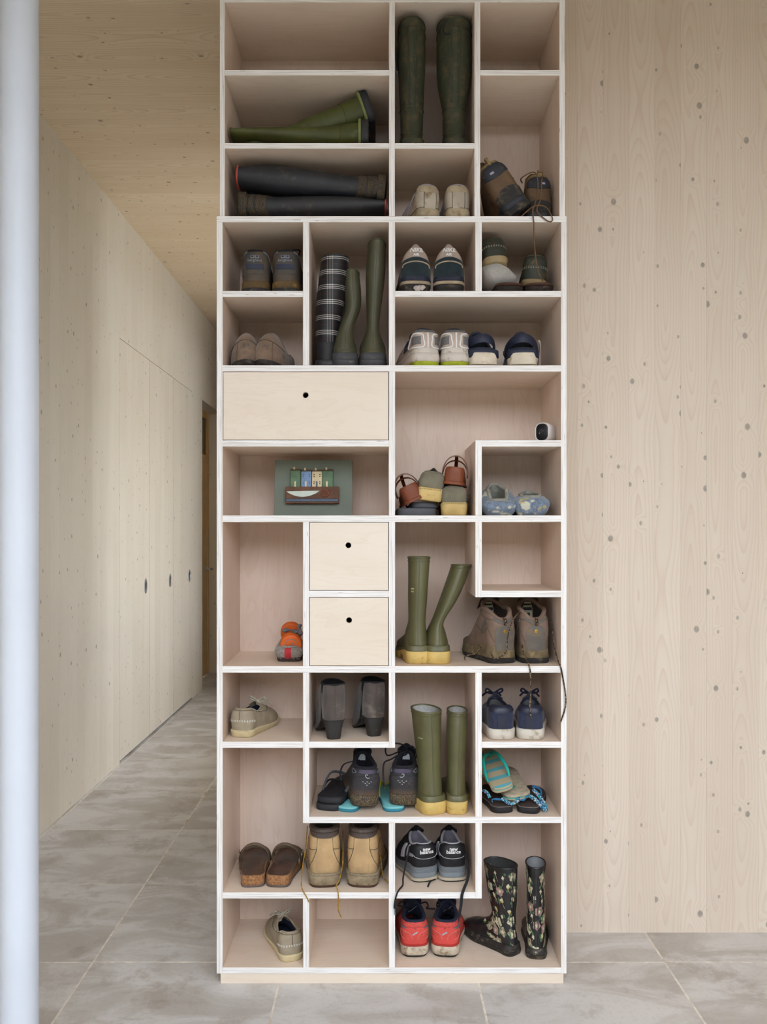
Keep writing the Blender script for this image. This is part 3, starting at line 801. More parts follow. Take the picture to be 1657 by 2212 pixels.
# ================================================================== things on the shelves, from the top
G = 'footwear on the shelves'
def welly(t, b, up, sole_m, lin, rim_m, arch_soles=True, tread=None):
    b.upper(up, t); b.lining(lin, t); b.rim(rim_m, t)
    b.soled('sole', sole_m, t, 0, 1, 0.001, 0.0015)
    return b

# --- two tall muddy olive boots standing under the top board
for (px, side, tp, lbl, rz, sl) in ((891, -1, 0.041, 'tall dark olive muddy boot under the top board, the narrower one on the left', 0, -0.01), (983, 1, 0.052, 'tall dark olive muddy boot under the top board, the wider right one with a strap', -2, 0.0)):
    t = item('tall_boot', lbl, 'boot', px, 2, 0.02, rz, group=G)
    b = Boot(H=0.395, L=0.275, wh=0.072, wb=0.096, side=side, sole=(0.026, 0.018), top=(0.006, 0.135, tp), mid=(0.004, 0.138, tp + 0.002), low=(0.010, 0.128, tp - 0.001), ankle=(0.014, 0.120, 0.036), slope=sl)
    welly(t, b, M['rub_olive_old'], M['rub_olive_old'], M['black_in'], M['rub_olive_old'])
    for du in (-0.045, -0.025, 0.025, 0.045): b.line('seam_rib', M['rub_olive_old'], t, [(du, 0.03), (du, 0.12), (du, 0.24)], 0.0012)
    b.ring('ankle_seam', M['rub_olive_old'], t, 0.255, 0.0014); b.ring('heel_seam', M['rub_olive_old'], t, 0.43, 0.0016); b.ring('mouth_band', M['rub_olive_old'], t, 0.035, 0.0016)
    if side > 0: b.line('strap_loop', M['rub_black'], t, [(-0.06, 0.012), (-0.10, 0.03), (-0.09, 0.05), (-0.03, 0.055)], 0.0022, 0.002)
    else: b.line('side_tab', M['rub_olive_old'], t, [(0.27, 0.05), (0.27, 0.09), (0.27, 0.12)], 0.003, 0.002)

# --- pair of fern green boots lying down, soles to the right
def lying(label, px, s, d, th, lift, mat_u, mat_s, rim_m, mats2=None, H=0.43, tp=(0.0, 0.15, 0.014), md=(0.004, 0.145, 0.022), lw=(0.012, 0.130, 0.028), an=(0.018, 0.112, 0.030), name='rubber_boot', wh=0.080, lean=(0, 0)):
    t = item(name, label, 'boot', px, s, d, 0, 0, th, lift, G)
    b = Boot(H=H, L=0.255, wh=wh, wb=0.100, side=1, sole=(0.024, 0.016), top=tp, mid=md, low=lw, ankle=an, lean=lean, e=0.8)
    welly(t, b, mat_u, mat_s, M['black_in'], rim_m)
    return t, b
t, b = lying('fern green boot lying flat, the lower one under its pair', 796, 2, 0.03, -90, 0.054, M['rub_fern'], M['rub_black'], M['rub_fern'], H=0.42)
b.soled('heel_rand', M['rub_fern_lt'], t, 0.95, 1.30, 0.0035, 0.003); b.ring('heel_seam', M['rub_fern'], t, 0.30, 0.0016)
t, b = lying('fern green boot lying on its side, slanting up on top of its pair', 800, 2, 0.065, -109, 0.156, M['rub_fern'], M['rub_black'], M['rub_fern'], H=0.40, an=(0.012, 0.120, 0.040), wh=0.098, lw=(0.008, 0.125, 0.034))
b.soled('heel_rand', M['rub_fern_lt'], t, 0.95, 1.30, 0.0035, 0.003); b.ring('heel_seam', M['rub_fern'], t, 0.30, 0.0016)

# --- pair of black boots lying heel to mouth
t, b = lying('black muddy boot lying with its heel to the right, on top of its pair', 833, 3, 0.03, -84.5, 0.105, M['rub_black'], M['rub_black_mud'], M['red_trim'], H=0.455, tp=(0.004, 0.125, 0.030), md=(0.0, 0.135, 0.043), lw=(0.004, 0.130, 0.040), an=(0.014, 0.115, 0.034), wh=0.078)
b.band('muddy_heel', M['rub_black_mud'], t, 0.30, 0.52, 0.0018)
for v in (0.36, 0.42): b.ring('heel_seam', M['rub_black'], t, v, 0.002, 0.002)
t, b = lying('black muddy boot lying with its heel to the left, under its pair', 514, 3, 0.025, 90, 0.052, M['rub_black'], M['rub_black_mud'], M['red_trim'], H=0.448, tp=(0.004, 0.125, 0.016), md=(0.002, 0.132, 0.030), lw=(0.006, 0.126, 0.034), an=(0.014, 0.115, 0.032), wh=0.076)
b.band('muddy_heel', M['rub_black_mud'], t, 0.30, 0.52, 0.0018)
for v in (0.38, 0.44, 0.49): b.ring('heel_seam', M['rub_black'], t, v, 0.002, 0.002)

# --- pair of worn cream sneakers
for (px, side, rz, lbl) in ((930, -1, 16, 'dirty cream leather sneaker beside the brown hiking shoes, the left of the pair'), (991, 1, 4, 'dirty cream leather sneaker beside the brown hiking shoes, the right of the pair')):
    t = item('sneaker', lbl, 'shoe', px, 3, 0.018, rz, group=G)
    sh = Shoe(L=0.275, wh=0.076, wb=0.100, side=side, sole=(0.030, 0.022), opening=(0.020, 0.50, 0.024), collar=(0.078, 0.055, 0.082))
    sh.soled('sole', M['cream_rub'], t, 0.12, 1, 0.001, 0.0); sh.soled('outsole', B('gum_outsole', '#96623a', 0.7), t, 0, 0.14, -0.001, 0)
    sh.upper(M['cream_leather'], t); sh.lining(M['black_in'], t); sh.collar_tube(M['cream_leather'], t, 0.004); sh.tongue(M['cream_leather'], t)
    sh.cross_laces(M['cream_leather'], t)
    sh.patch('heel_tab', M['cream_rub'], t, -0.075, 0.075, lambda q: 0.58 - 0.16*math.sin(PI*q)**0.6, 0.74)
    sh.patch('heel_trim', M['lilac'], t, -0.085, 0.085, 0.76, lambda q: 0.80 + 0.05*math.sin(PI*q), 0.0016)
    sh.patch('heel_strip', M['cream_leather'], t, -0.028, 0.028, 0.02, 0.44, 0.0014)
    for u in (-0.03, 0.03): sh.line('seam', M['stitch_dk'], t, [(u, 0.03), (u, 0.24), (u, 0.45)], 0.0008)
    sh.line('foxing_seam', M['stitch_dk'], t, [(x, 0.05) for x in (-0.2, -0.1, 0, 0.1, 0.2)], 0.0009)
    for k in range(3): sh.line('side_stripe', M['lilac'], t, [(0.13 + 0.03*k, 0.75), (0.17 + 0.035*k, 0.45), (0.20 + 0.04*k, 0.15)], 0.0022, 0.0002); sh.line('side_stripe', M['lilac'], t, [(-0.13 - 0.03*k, 0.75), (-0.17 - 0.035*k, 0.45), (-0.20 - 0.04*k, 0.15)], 0.0022, 0.0002)

# --- pair of brown hiking shoes, lace hanging over the shelf below
def hiker(t, side, H=0.088):
    sh = Shoe(L=0.25, wh=0.080, wb=0.100, side=side, sole=(0.036, 0.028), spring=0.014, opening=(0.012, 0.50, 0.032), collar=(H, H*0.82, H*1.12))
    sh.soled('outsole', M['outsole_dk'], t, 0, 0.55, 0.002, 0.001); sh.soled('midsole', M['navy_panel'], t, 0.5, 1.0, 0.0, 0.001)
    sh.upper(M['mud_brown'], t); sh.lining(M['mesh_tan'], t); sh.collar_tube(M['mesh_tan'], t, 0.0065); sh.tongue(M['mesh_tan'], t, 0.035, 0.045)
    sh.cross_laces(M['lace_brown'], t, r=0.0019)
    sh.patch('heel_counter', M['navy_panel'], t, -0.07, 0.07, lambda q: 0.46 + 0.02*math.cos(6*q), lambda q: 0.66 + 0.20*math.sin(PI*q), 0.002)
    sh.patch('logo_patch', M['lilac'], t, 0.008, 0.028, 0.54, 0.59, 0.0027)
    sh.patch('heel_bumper', M['outsole_dk'], t, -0.075, 0.075, -0.0, lambda q: 0.14 + 0.08*math.sin(PI*q), 0.003)
    for sg in (-1, 1):
        sh.patch('mesh_panel', M['mesh_tan'], t, sg*0.12, sg*0.24, lambda q: 0.62, lambda q: 0.86, 0.001)
        sh.line('seam', M['stitch_dk'], t, [(sg*0.08, 0.3), (sg*0.14, 0.42), (sg*0.22, 0.38), (sg*0.32, 0.5)], 0.0009)
    p = sh.top(0.0); mb = MB(); mb.tube(crom([p + Vector((0, 0.004, -0.02)), p + Vector((0, -0.006, 0.0)), p + Vector((0, -0.004, 0.018)), p + Vector((0, 0.008, 0.016)), p + Vector((0, 0.008, -0.01))], 20), 0.0045, 6, flat=0.35, up=(0, 1, 0)); mb.build('pull_loop', M['mesh_tan'], t)
    return sh
t = item('hiking_shoe', 'muddy brown hiking shoe tipped on its side against the divider', 'shoe', 1124, 3, 0.030, 0, 0, -33, 0.030, G)
hiker(t, -1, 0.118); t.scale = (1.1, 1.1, 1.1)
t = item('hiking_shoe', 'muddy brown hiking shoe standing upright with its long lace hanging out', 'shoe', 1166, 3, 0.060, 1, 0, 0, 0.0, G)
hiker(t, 1, 0.112)
Pt = lambda px, py, y: tuple(at(px, py, y))
cord(t, 'lace', M['lace_brown'], [Pt(1128, 395, 0.10), Pt(1126, 385, 0.06), Pt(1150, 372, 0.05), Pt(1160, 380, 0.03), Pt(1162, 410, 0.02), Pt(1156, 440, 0.0), Pt(1151, 455, -0.004), Pt(1153, 480, -0.006), Pt(1154, 520, -0.006), Pt(1158, 560, -0.004), Pt(1164, 590, 0.004), Pt(1173, 607, 0.015)], 0.0019, 60)
cord(t, 'lace', M['lace_brown'], [Pt(1127, 467, 0.002), Pt(1140, 455, -0.004), Pt(1158, 444, -0.005), Pt(1180, 448, -0.006), Pt(1193, 470, -0.007), Pt(1190, 479, -0.007), Pt(1178, 474, -0.006), Pt(1160, 455, -0.005), Pt(1168, 430, 0.0), Pt(1170, 395, 0.02), Pt(1172, 374, 0.04), Pt(1162, 372, 0.05)], 0.0019, 60)

# --- pair of dark walking shoes, small emblem and lettering on the heels
M['bh_leather'] = B('dark_taupe_leather', '#45403c', 0.7, 0.18, 22, dirt='#6a5030', dscale=30, damt=0.45, dz=0.065, bump=0.15)
M['bh_grey'] = B('grey_blue_textile', '#77828a', 0.9, 0.12, 120)
M['bh_navy'] = B('navy_patch', '#272c3f', 0.6, 0.1)
M['bh_white'] = B('pale_print', '#8d929c', 0.6, 0.05)
M['bh_rand'] = B('muddy_rand', '#5d4a2e', 0.8, 0.2, 40, dirt='#8a6a34', dscale=35, damt=0.35)
for (px, side, lbl) in ((550, -1, 'dark walking shoe with printed heel above the suede moccasins, the left of the pair'), (616, 1, 'dark walking shoe with printed heel above the suede moccasins, the right one with loose lace')):
    t = item('walking_shoe', lbl, 'shoe', px, 4, 0.03, 0 if side < 0 else -1, group=G)
    sh = Shoe(L=0.275, wh=0.084, wb=0.106, side=side, sole=(0.030, 0.024), opening=(0.010, 0.50, 0.034), collar=(0.102, 0.084, 0.108))
    sh.soled('outsole', M['outsole_dk'], t, 0, 0.6, 0.002, 0.002); sh.soled('rand', M['bh_rand'], t, 0.55, 1.3, 0.001, 0.0005)
    sh.upper(M['bh_leather'], t); sh.lining(M['black_in'], t); sh.collar_tube(M['black_in'], t, 0.006); sh.tongue(M['black_in'], t, 0.03, 0.045)
    for sg in (-1, 1): sh.patch('collar_panel', M['bh_grey'], t, sg*0.055, sg*0.15, lambda q: 0.78 - 0.22*q, lambda q: 0.95 if q > 0.15 else 0.9, 0.0022)
    sh.patch('heel_patch', M['bh_navy'], t, -0.042, 0.042, 0.30, 0.41, 0.0016)
    sh.line('heel_seam', M['stitch_dk'], t, [(-0.15, 0.28), (-0.06, 0.20), (0, 0.21), (0.06, 0.20), (0.15, 0.28)], 0.001)
    sh.text('lettering', 'berghaus', M['bh_white'], t, 0.0, 0.50, 0.0122, rot=0)
    for du in (-0.011, 0.011): sh.patch('emblem', M['bh_white'], t, du - 0.009, du + 0.009, 0.56, 0.65, 0.0018, 3, 3); sh.patch('emblem_inset', M['bh_navy'], t, du - 0.006, du + 0.006, 0.575, 0.635, 0.0024, 3, 3)
    q = sh.top(0.5)
    sh.cross_laces(M['black_in'], t, extra=() if side < 0 else ([q + Vector((0, 0.02, 0)), q + Vector((-0.02, 0.0, 0.022)), q + Vector((0.0, -0.02, 0.03)), q + Vector((0.03, -0.01, 0.034)), q + Vector((0.02, 0.01, 0.02)), q],), r=0.0022)

# --- tartan boot, and the pair of sage boots with charcoal soles
def mat_tartan():
    t = NT('black_tartan'); v = t.coord(); sp = t.n('ShaderNodeSeparateXYZ'); t.l(v, sp.inputs[0])
    def stripes(x, per, offs, w):
        f = t.math('FRACT', t.math('DIVIDE', x, per)); r = None
        for o in offs:
            d = t.math('ABSOLUTE', t.math('SUBTRACT', f, o)); m = t.ramp(d, w, w*0.6); r = m if r is None else t.math('MAXIMUM', r, m)
        return r
    hz = stripes(t.math('ADD', sp.outputs[2], 0.5), 0.0455, (0.30, 0.42, 0.54), 0.030); rd = stripes(t.math('ADD', sp.outputs[2], 0.5), 0.0455, (0.92,), 0.02)
    vx_ = stripes(t.math('ADD', sp.outputs[0], 0.5), 0.062, (0.12, 0.24, 0.36), 0.040)
    wv = t.noise(v, 900, 1)
    col = t.mix(t.math('MULTIPLY', vx_, 0.16), srgb('#141316'), srgb('#b9b6b4'))
    col = t.mix(t.math('MULTIPLY', rd, 0.5), col, srgb('#5a2228'))
    col = t.mix(t.math('MULTIPLY', hz, t.math('MULTIPLY_ADD', vx_, 0.42, 0.5)), col, srgb('#d8d4d0'))
    col = t.mix(t.math('MULTIPLY', t.ramp(wv, 0.4, 0.7), 0.15), col, srgb('#141316'))
    return t.out(col, 0.5, 0.4)
M['tartan'] = mat_tartan()
t = item('tartan_boot', 'black and white tartan rubber boot leaning beside the green boots', 'boot', 705, 5, 0.035, 1, group=G)
b = Boot(H=0.345, L=0.26, wh=0.070, wb=0.092, side=-1, sole=(0.024, 0.018), top=(0.004, 0.098, 0.042), mid=(0.004, 0.100, 0.0425), low=(0.006, 0.104, 0.042), ankle=(0.016, 0.108, 0.036), lean=(0.026, 0.0))
welly(t, b, M['rub_black'], M['rub_black'], M['black_in'], M['rub_black'])
b.band('tartan_shaft', M['tartan'], t, 0.006, 0.315, 0.0016, k=26)
for (px, side, H, lean, lbl, sh_) in ((746, -1, 0.305, (0.022, 0.03), 'sage green rubber boot with charcoal foot, the shorter leaning one beside the tartan boot', 0.026), (806, 1, 0.392, (0.014, 0.01), 'sage green rubber boot with charcoal foot, the taller one against the divider', 0.022)):
    t = item('rubber_boot', lbl, 'boot', px, 5, 0.025, 6 if side < 0 else 2, group=G)
    bn = (lambda h: (0.018*math.sin(PI*min(1, h*1.2)), 0.0)) if side < 0 else (lambda h: (0, 0))
    b = Boot(H=H, L=0.27, wh=0.080, wb=0.100, side=side, sole=(0.034, 0.026), top=(0.000, 0.140, 0.027), mid=(0.002, 0.135, 0.030), low=(0.010, 0.125, 0.025), ankle=(0.020, 0.112, sh_ - 0.003), lean=lean, bend=bn)
    welly(t, b, M['rub_sage'], M['rub_dk'], M['black_in'], M['rub_sage'])
    b.band('rand', M['rub_sage'], t, 0.37, 0.475, 0.0022); b.ring('rand_edge', M['rub_sage'], t, 0.37, 0.0018); b.line('back_seam', M['rub_sage'], t, [(0, 0.02), (0, 0.12), (0, 0.24), (0, 0.36)], 0.0012)
    b.soled('foot_guard', M['rub_dk'], t, 0.6, 1.28, 0.0022, 0.001)

# --- pair of trainers with lettered heel tabs
M['tr_tab'] = B('taupe_heel_tab', '#a08f84', 0.6, 0.06, 30)
M['tr_teal'] = B('dark_teal_suede', '#1b282e', 0.9, 0.22, 40, sheen=0.2)
M['tr_navy'] = B('navy_heel_cup', '#25293a', 0.7, 0.15, 40, dirt='#55524e', dscale=50, damt=0.2)
M['tr_mid'] = B('dirty_beige_midsole', '#a3927c', 0.7, 0.15, 30)
M['scuff'] = B('white_scuff', '#b3a8a2', 0.9, 0.2, 80)
M['print_w'] = B('white_print', '#e2e0de', 0.5, 0.03)
for (px, side, lbl) in ((899.5, -1, 'navy and taupe trainer with white lettering, the left one with a scuffed white sole patch'), (970, 1, 'navy and taupe trainer with white lettering, the right one with a clean dark heel')):
    t = item('trainer', lbl, 'shoe', px, 4, 0.014, 3 if side < 0 else -3, group=G)
    sh = Shoe(L=0.285, wh=0.092, wb=0.108, side=side, sole=(0.044, 0.030), spring=0.014, opening=(0.022, 0.52, 0.018), collar=(0.104, 0.066, 0.090), bulge=0.002, peak=True)
    sh.soled('outsole', M['outsole_dk'], t, 0, 0.60, -0.006, 0.0, rnd=0.004); sh.soled('midsole', M['tr_mid'], t, 0.58, 0.8, 0.001, 0.001); sh.soled('heel_cup', M['tr_navy'], t, 0.8, 1.32, 0.0012, -0.002)
    sh.upper(M['tr_tab'], t); sh.lining(M['black_in'], t); sh.collar_tube(M['tr_tab'], t, 0.0045); sh.tongue(M['tr_tab'], t); sh.cross_laces(M['tr_tab'], t)
    sh.patch('heel_panel', M['tr_teal'], t, -0.13, 0.13, 0.06, lambda q: 0.30 + 0.12*math.sin(PI*q)**0.5, 0.0022)
    sh.line('heel_arc', M['tr_mid'], t, [(-0.066, 0.25), (-0.056, 0.31), (0, 0.325), (0.056, 0.31), (0.066, 0.25)], 0.0022, 0.0018, n=40)
    for sg in (-1, 1): sh.patch('side_panel', M['tr_tab'], t, sg*0.12, sg*0.22, 0.05, 0.6, 0.002)
    sh.text('lettering', 'NIKE', M['print_w'], t, 0.0, 0.60, 0.0185, bold=0.0005, shear=0.2, off=0.0016); sh.text('lettering', 'AIR', M['print_w'], t, 0.0, 0.475, 0.0115, bold=0.0004, off=0.0016)
    if side < 0:
        rnd = random.Random(3); mb = MB(); pts = []
        for k in range(26):
            a = 2*PI*k/26; r = 0.014*(0.8 + 0.35*rnd.random() + 0.25*math.sin(2*a + 1)); pts.append((0.010 + 1.1*r*math.cos(a), 0.013 + 0.7*r*math.sin(a)))
        ring = []
        for (x, z) in pts:
            u = x/sh.per*side*-1 if False else x/sh.per*side; q = sh.outl(u, -0.0012 if z < 0.01 else 0.0012); ring.append((q.x, q.y - 0.0006, max(0.0008, z)))
        mb.loft([[(p[0], p[1] + 0.003, p[2]) for p in ring], ring], False, True); mb.build('scuff', M['scuff'], t)

# --- jumble: green deck shoes, fleece bundle, brown slippers
M['deck_green'] = B('dark_green_leather', '#30332a', 0.6, 0.2, 25, dirt='#5a5238', dscale=30, damt=0.3, bump=0.15)
M['deck_sole'] = B('tan_deck_sole', '#9a8560', 0.55, 0.12, 20)
M['thread'] = B('pale_thread', '#a39c86', 0.8, 0.1)
M['brass'] = B('brass_eyelet', '#b08a3c', 0.35, 0.05, metal=0.8)
M['fleece'] = B('grey_fleece', '#a5a29c', 1.0, 0.08, 180, bump=0.9, bscale=350, sheen=0.4)
M['slip_brown'] = B('brown_slipper_rand', '#4a2f24', 0.6, 0.15, 30)
M['slip_sole'] = B('dark_brown_sole', '#2c241f', 0.85, 0.25, 60, bump=0.5, bscale=160, dirt='#5a4a40', dscale=50, damt=0.2)
for (px, side, d, lbl) in ((1104, -1, 0.012, 'dark brown slipper under the grey fleece bundle'), (1166, 1, 0.012, 'dark brown slipper under the right dark green deck shoe')):
    t = item('slipper', lbl, 'slipper', px, 4, d, 4 if side < 0 else -3, group=G)
    sh = Shoe(L=0.26, wh=0.086, wb=0.094, side=side, sole=(0.024, 0.020), spring=0.002, opening=(0.012, 0.55, 0.036), collar=(0.007, 0.006, 0.016), vamp=0.3)
    sh.soled('sole', M['slip_sole'], t, 0, 0.9, -0.003, 0.001, rnd=0.004); sh.soled('rand', M['slip_brown'], t, 0.85, 1.2, 0.002, -0.002, rnd=0.002); sh.upper(M['slip_brown'], t); sh.lining(M['fleece'], t)
mb = MB(); rings = []
for j in range(17):
    th = PI*j/16; r = []
    for i in range(36):
        ph = 2*PI*i/36; n = 1 + 0.06*math.sin(3*ph + 1.3) * math.sin(th) + 0.04*math.sin(4*ph + 3*th) + 0.02*math.sin(7*ph - 5*th)
        r.append((0.058*n*math.sin(th)*math.cos(ph), 0.07*n*math.sin(th)*math.sin(ph), 0.040*(1 - math.cos(th))*(1 - 0.16*math.cos(ph)*math.sin(th)) ))
    rings.append(r)
mb.loft(rings, True, True)
t = item('fleece_bundle', 'crumpled pale grey fleece bundle under the left green deck shoe', 'cloth', 1074, 4, 0.085, lift=0.022, group=G); mb.build('fleece', M['fleece'], t)
def deck(t, side, um, sm, th, L=0.27, lace=None, inn=None, CH=0.062):
    sh = Shoe(L=L, wh=0.074, wb=0.098, side=side, sole=(0.022, 0.016), spring=0.008, opening=(0.012, 0.54, 0.031), collar=(CH, CH*0.75, CH*0.95), bulge=0.004, vamp=0.5)
    sh.soled('sole', sm, t, 0, 1, -0.002, 0.002, rnd=0.003); sh.upper(um, t); sh.lining(inn or M['black_in'], t); sh.collar_tube(um, t, 0.0035)
    sh.line('collar_seam', M['stitch_dk'], t, [(x/20, 0.80) for x in range(-9, 10)], 0.0009)
    sh.line('heel_seam', M['stitch_dk'], t, [(0, 0.30), (0, 0.55), (0, 0.78)], 0.0009)
    for dv in (0.0, 0.035): sh.dashes('stitching', th, t, [(-0.10, 0.27 + dv), (-0.05, 0.30 + dv), (0, 0.31 + dv), (0.05, 0.30 + dv), (0.10, 0.27 + dv)], 16, 0.0009)
    for sg in (-1, 1):
        if lace:
            sh.line('side_lace', lace, t, [(sg*0.10, 0.86), (sg*0.14, 0.88), (sg*0.18, 0.86)], 0.0022, 0.0012); sh.line('side_lace', lace, t, [(sg*0.215, 0.86), (sg*0.25, 0.87), (sg*0.285, 0.86)], 0.0022, 0.0012)
        else:
            sh.line('eyelet', M['brass'], t, [(sg*0.125, 0.80), (sg*0.135, 0.84), (sg*0.13, 0.88), (sg*0.12, 0.84)], 0.0016, 0.0012, closed=True)
    return sh
t = item('deck_shoe', 'dark green leather deck shoe lying on the grey fleece bundle', 'shoe', 1073, 4, 0.030, 0.5, -20, -4, 0.098, G); deck(t, -1, M['deck_green'], M['deck_sole'], M['thread'], CH=0.074, L=0.25)
t = item('deck_shoe', 'dark green leather deck shoe standing on the right brown slipper', 'shoe', 1154, 4, 0.060, -6, 0, 4, 0.032, G); deck(t, 1, M['deck_green'], M['deck_sole'], M['thread'], CH=0.076, L=0.25)

# --- suede moccasins, toes to the front
M['suede_br'] = B('brown_suede', '#7d6756', 0.95, 0.18, 22, dirt='#4d4846', dscale=16, damt=0.3, bump=0.3, bscale=300, sheen=0.3)
for (px, side, rz, lbl) in ((542, 1, 184, 'worn brown suede moccasin below the walking shoes, the left of the pair'), (617, -1, 172, 'worn brown suede moccasin below the walking shoes, the right of the pair')):
    t = item('moccasin', lbl, 'shoe', px, 5, 0.292, rz, group=G)
    sh = Shoe(L=0.268, wh=0.072, wb=0.096, side=side, sole=(0.016, 0.014), spring=0.010, opening=(0.012, 0.60, 0.032), collar=(0.065, 0.055, 0.108), vamp=0.0, bulge=0.005)
    sh.soled('sole', M['outsole_dk'], t, 0, 1, 0.0, 0.001); sh.upper(M['suede_br'], t); sh.lining(M['black_in'], t); sh.collar_tube(M['suede_br'], t, 0.003)
    sh.line('toe_seam', M['stitch_dk'], t, [(0.36, 0.45), (0.42, 0.42), (0.5, 0.44), (0.58, 0.42), (0.64, 0.45)], 0.0013, n=30); sh.line('vamp_seam', M['stitch_dk'], t, [(0.45, 0.02), (0.455, 0.2), (0.46, 0.42)], 0.0009); sh.line('vamp_seam', M['stitch_dk'], t, [(0.58, 0.02), (0.575, 0.2), (0.57, 0.42)], 0.0009)

# --- white trainers with lime soles
M['lime'] = B('lime_rubber', '#a8b42c', 0.6, 0.15, 40, dirt='#7a7434', dscale=60, damt=0.2)
M['lime_lace'] = B('lime_lace', '#7fd02e', 0.6, 0.1)
M['wh_dirty'] = B('dirty_white_synthetic', '#c9c0b6', 0.6, 0.08, 20, dirt='#9a8b7c', dscale=30, damt=0.35)
M['white_tpu'] = B('white_overlay', '#dedbd8', 0.45, 0.05, 30)
M['grey_mesh'] = B('grey_mesh', '#6c6a6a', 0.85, 0.25, 250, bump=0.3, bscale=500)
M['pink_grey'] = B('warm_grey_panel', '#b5a498', 0.7, 0.1, 40)
M['navy_in'] = B('navy_lining', '#23283c', 0.9, 0.15, 100)
for (px, side, rz, sc, lbl) in ((925, -1, 14, 1.0, 'white trainer with lime sole, the larger-looking left one showing its side'), (986, 1, 3, 1.0, 'white trainer with lime sole, next to the navy clogs')):
    t = item('running_shoe', lbl, 'shoe', px, 5, 0.016, rz, group=G)
    sh = Shoe(L=0.275, wh=0.082, wb=0.102, side=side, sole=(0.040, 0.026), spring=0.014, opening=(0.034, 0.52, 0.027), collar=(0.076, 0.060, 0.085), bulge=0.003)
    sh.soled('outsole', M['lime'], t, 0, 0.38, -0.001, 0.002); sh.soled('midsole', M['wh_dirty'], t, 0.36, 1.0, 0.003, 0.002, wave=0.001); sh.soled('heel_clip', M['wh_dirty'], t, 0.98, 1.5, 0.001, -0.002)
    sh.upper(M['pink_grey'], t); sh.lining(M['navy_in'], t); sh.collar_tube(M['navy_in'], t, 0.006); sh.tongue(M['navy_in'], t, 0.012); sh.cross_laces(M['lime_lace'], t, r=0.0024)
    sh.patch('collar_mesh', M['grey_mesh'], t, -0.14, 0.14, lambda q: 0.60 + 0.06*math.sin(PI*q), 0.93, 0.002)
    sh.patch('heel_pad', M['navy_in'], t, -0.06, 0.06, lambda q: 0.86 - 0.06*math.sin(PI*q), 0.97, 0.003)
    for sg in (-1, 1):
        sh.line('overlay', M['white_tpu'], t, [(sg*0.022, 0.18), (sg*0.022, 0.38), (sg*0.03, 0.54), (sg*0.08, 0.58), (sg*0.13, 0.42), (sg*0.15, 0.24), (sg*0.08, 0.17)], 0.0028, 0.001, n=44, closed=True)
        sh.patch('heel_window', M['grey_mesh'], t, sg*0.034, sg*0.10, 0.24, 0.48, 0.0008)
        for k in range(4): sh.patch('side_stripe', M['navy_in'], t, sg*(0.16 + 0.018*k), sg*(0.168 + 0.018*k), 0.25, 0.7, 0.0015, 3, 5)
    sh.line('heel_bar', M['white_tpu'], t, [(0, 0.15), (0, 0.4), (0, 0.6)], 0.003, 0.0008)

# --- navy clogs with cream soles
M['clog_navy'] = B('navy_foam', '#262c40', 0.55, 0.08, 30)
M['clog_cream'] = B('cream_foam', '#d2c7b4', 0.6, 0.08, 30, dirt='#a89a80', dscale=40, damt=0.2)
for (px, side, rz, lbl) in ((1047, -1, 5, 'navy foam clog with cream sole, the one beside the white trainers'), (1130, 1, -6, 'navy foam clog with cream sole, the one nearer the right side panel')):
    t = item('clog', lbl, 'clog', px, 5, 0.018, rz, group=G)
    sh = Shoe(L=0.27, wh=0.094, wb=0.112, side=side, sole=(0.030, 0.024), spring=0.008, opening=(0.010, 0.46, 0.042), collar=(0.026, 0.030, 0.098), vamp=0.1, bulge=0.002)
    sh.soled('sole', M['clog_cream'], t, 0, 1.0, -0.004, -0.001, rnd=0.003); sh.soled('rim_band', M['clog_navy'], t, 1.0, 1.75, 0.002, 0.001, rnd=0.002)
    sh.upper(M['clog_navy'], t); sh.lining(M['black_in'], t); sh.collar_tube(M['clog_navy'], t, 0.004)
    for sg in (-1, 1): sh.soled('sole_lug', M['clog_navy'], t, 0.45, 1.02, 0.0015, 0.002, ycut=-0.05) if sg > 0 else None
    mb = MB(); rows = []
    for j in range(5):
        fz = j/4; hw = 0.066*(1 - 0.28*fz**3); zz = lerp(0.006, 0.043, fz)
        rows.append([tuple(sh.outl(lerp(-hw, hw, k/14), (0.0042 if 0 < k < 14 else 0.0) if j < 4 else 0.001) + Vector((0, 0, zz))) for k in range(15)])
    mb.loft(rows, closed=False); mb.build('heel_plate', M['clog_cream'], t, angle=60)
    hp = [Vector((sg*0.046, 0.115, 0.062)) for sg in (-1, 1)]
    arc = [Vector((-0.050*math.cos(a), 0.118 - 0.108*math.sin(a), 0.062 + 0.026*math.sin(a))) for a in (PI*k/24 for k in range(25))]
    mb = MB(); mb.tube(arc, 0.0145, 8, flat=0.25, up=(1, 0, 0)); mb.build('heel_strap', M['clog_navy'], t)
    so = side
    mb = MB(); mb.tube(crom([(so*0.052, 0.060, 0.088), (so*0.057, 0.085, 0.085), (so*0.058, 0.110, 0.068), (so*0.056, 0.125, 0.045)], 10), [0.003 + 0.006*math.sin(PI*k/9) for k in range(10)], 8, flat=0.4, up=(1, 0, 0)); mb.build('strap_tag', M['white_tpu'], t)
    for sg in (-1, 1):
        mb = MB(); mb.loft([[(sg*(0.050 + q), 0.118 + 0.008*math.cos(a)*w, 0.064 + 0.008*math.sin(a)*w) for a in (2*PI*k/12 for k in range(12))] for q, w in ((-0.004, 1), (0.004, 1), (0.005, 0.7))], True, True); mb.build('rivet', M['clog_navy'], t)
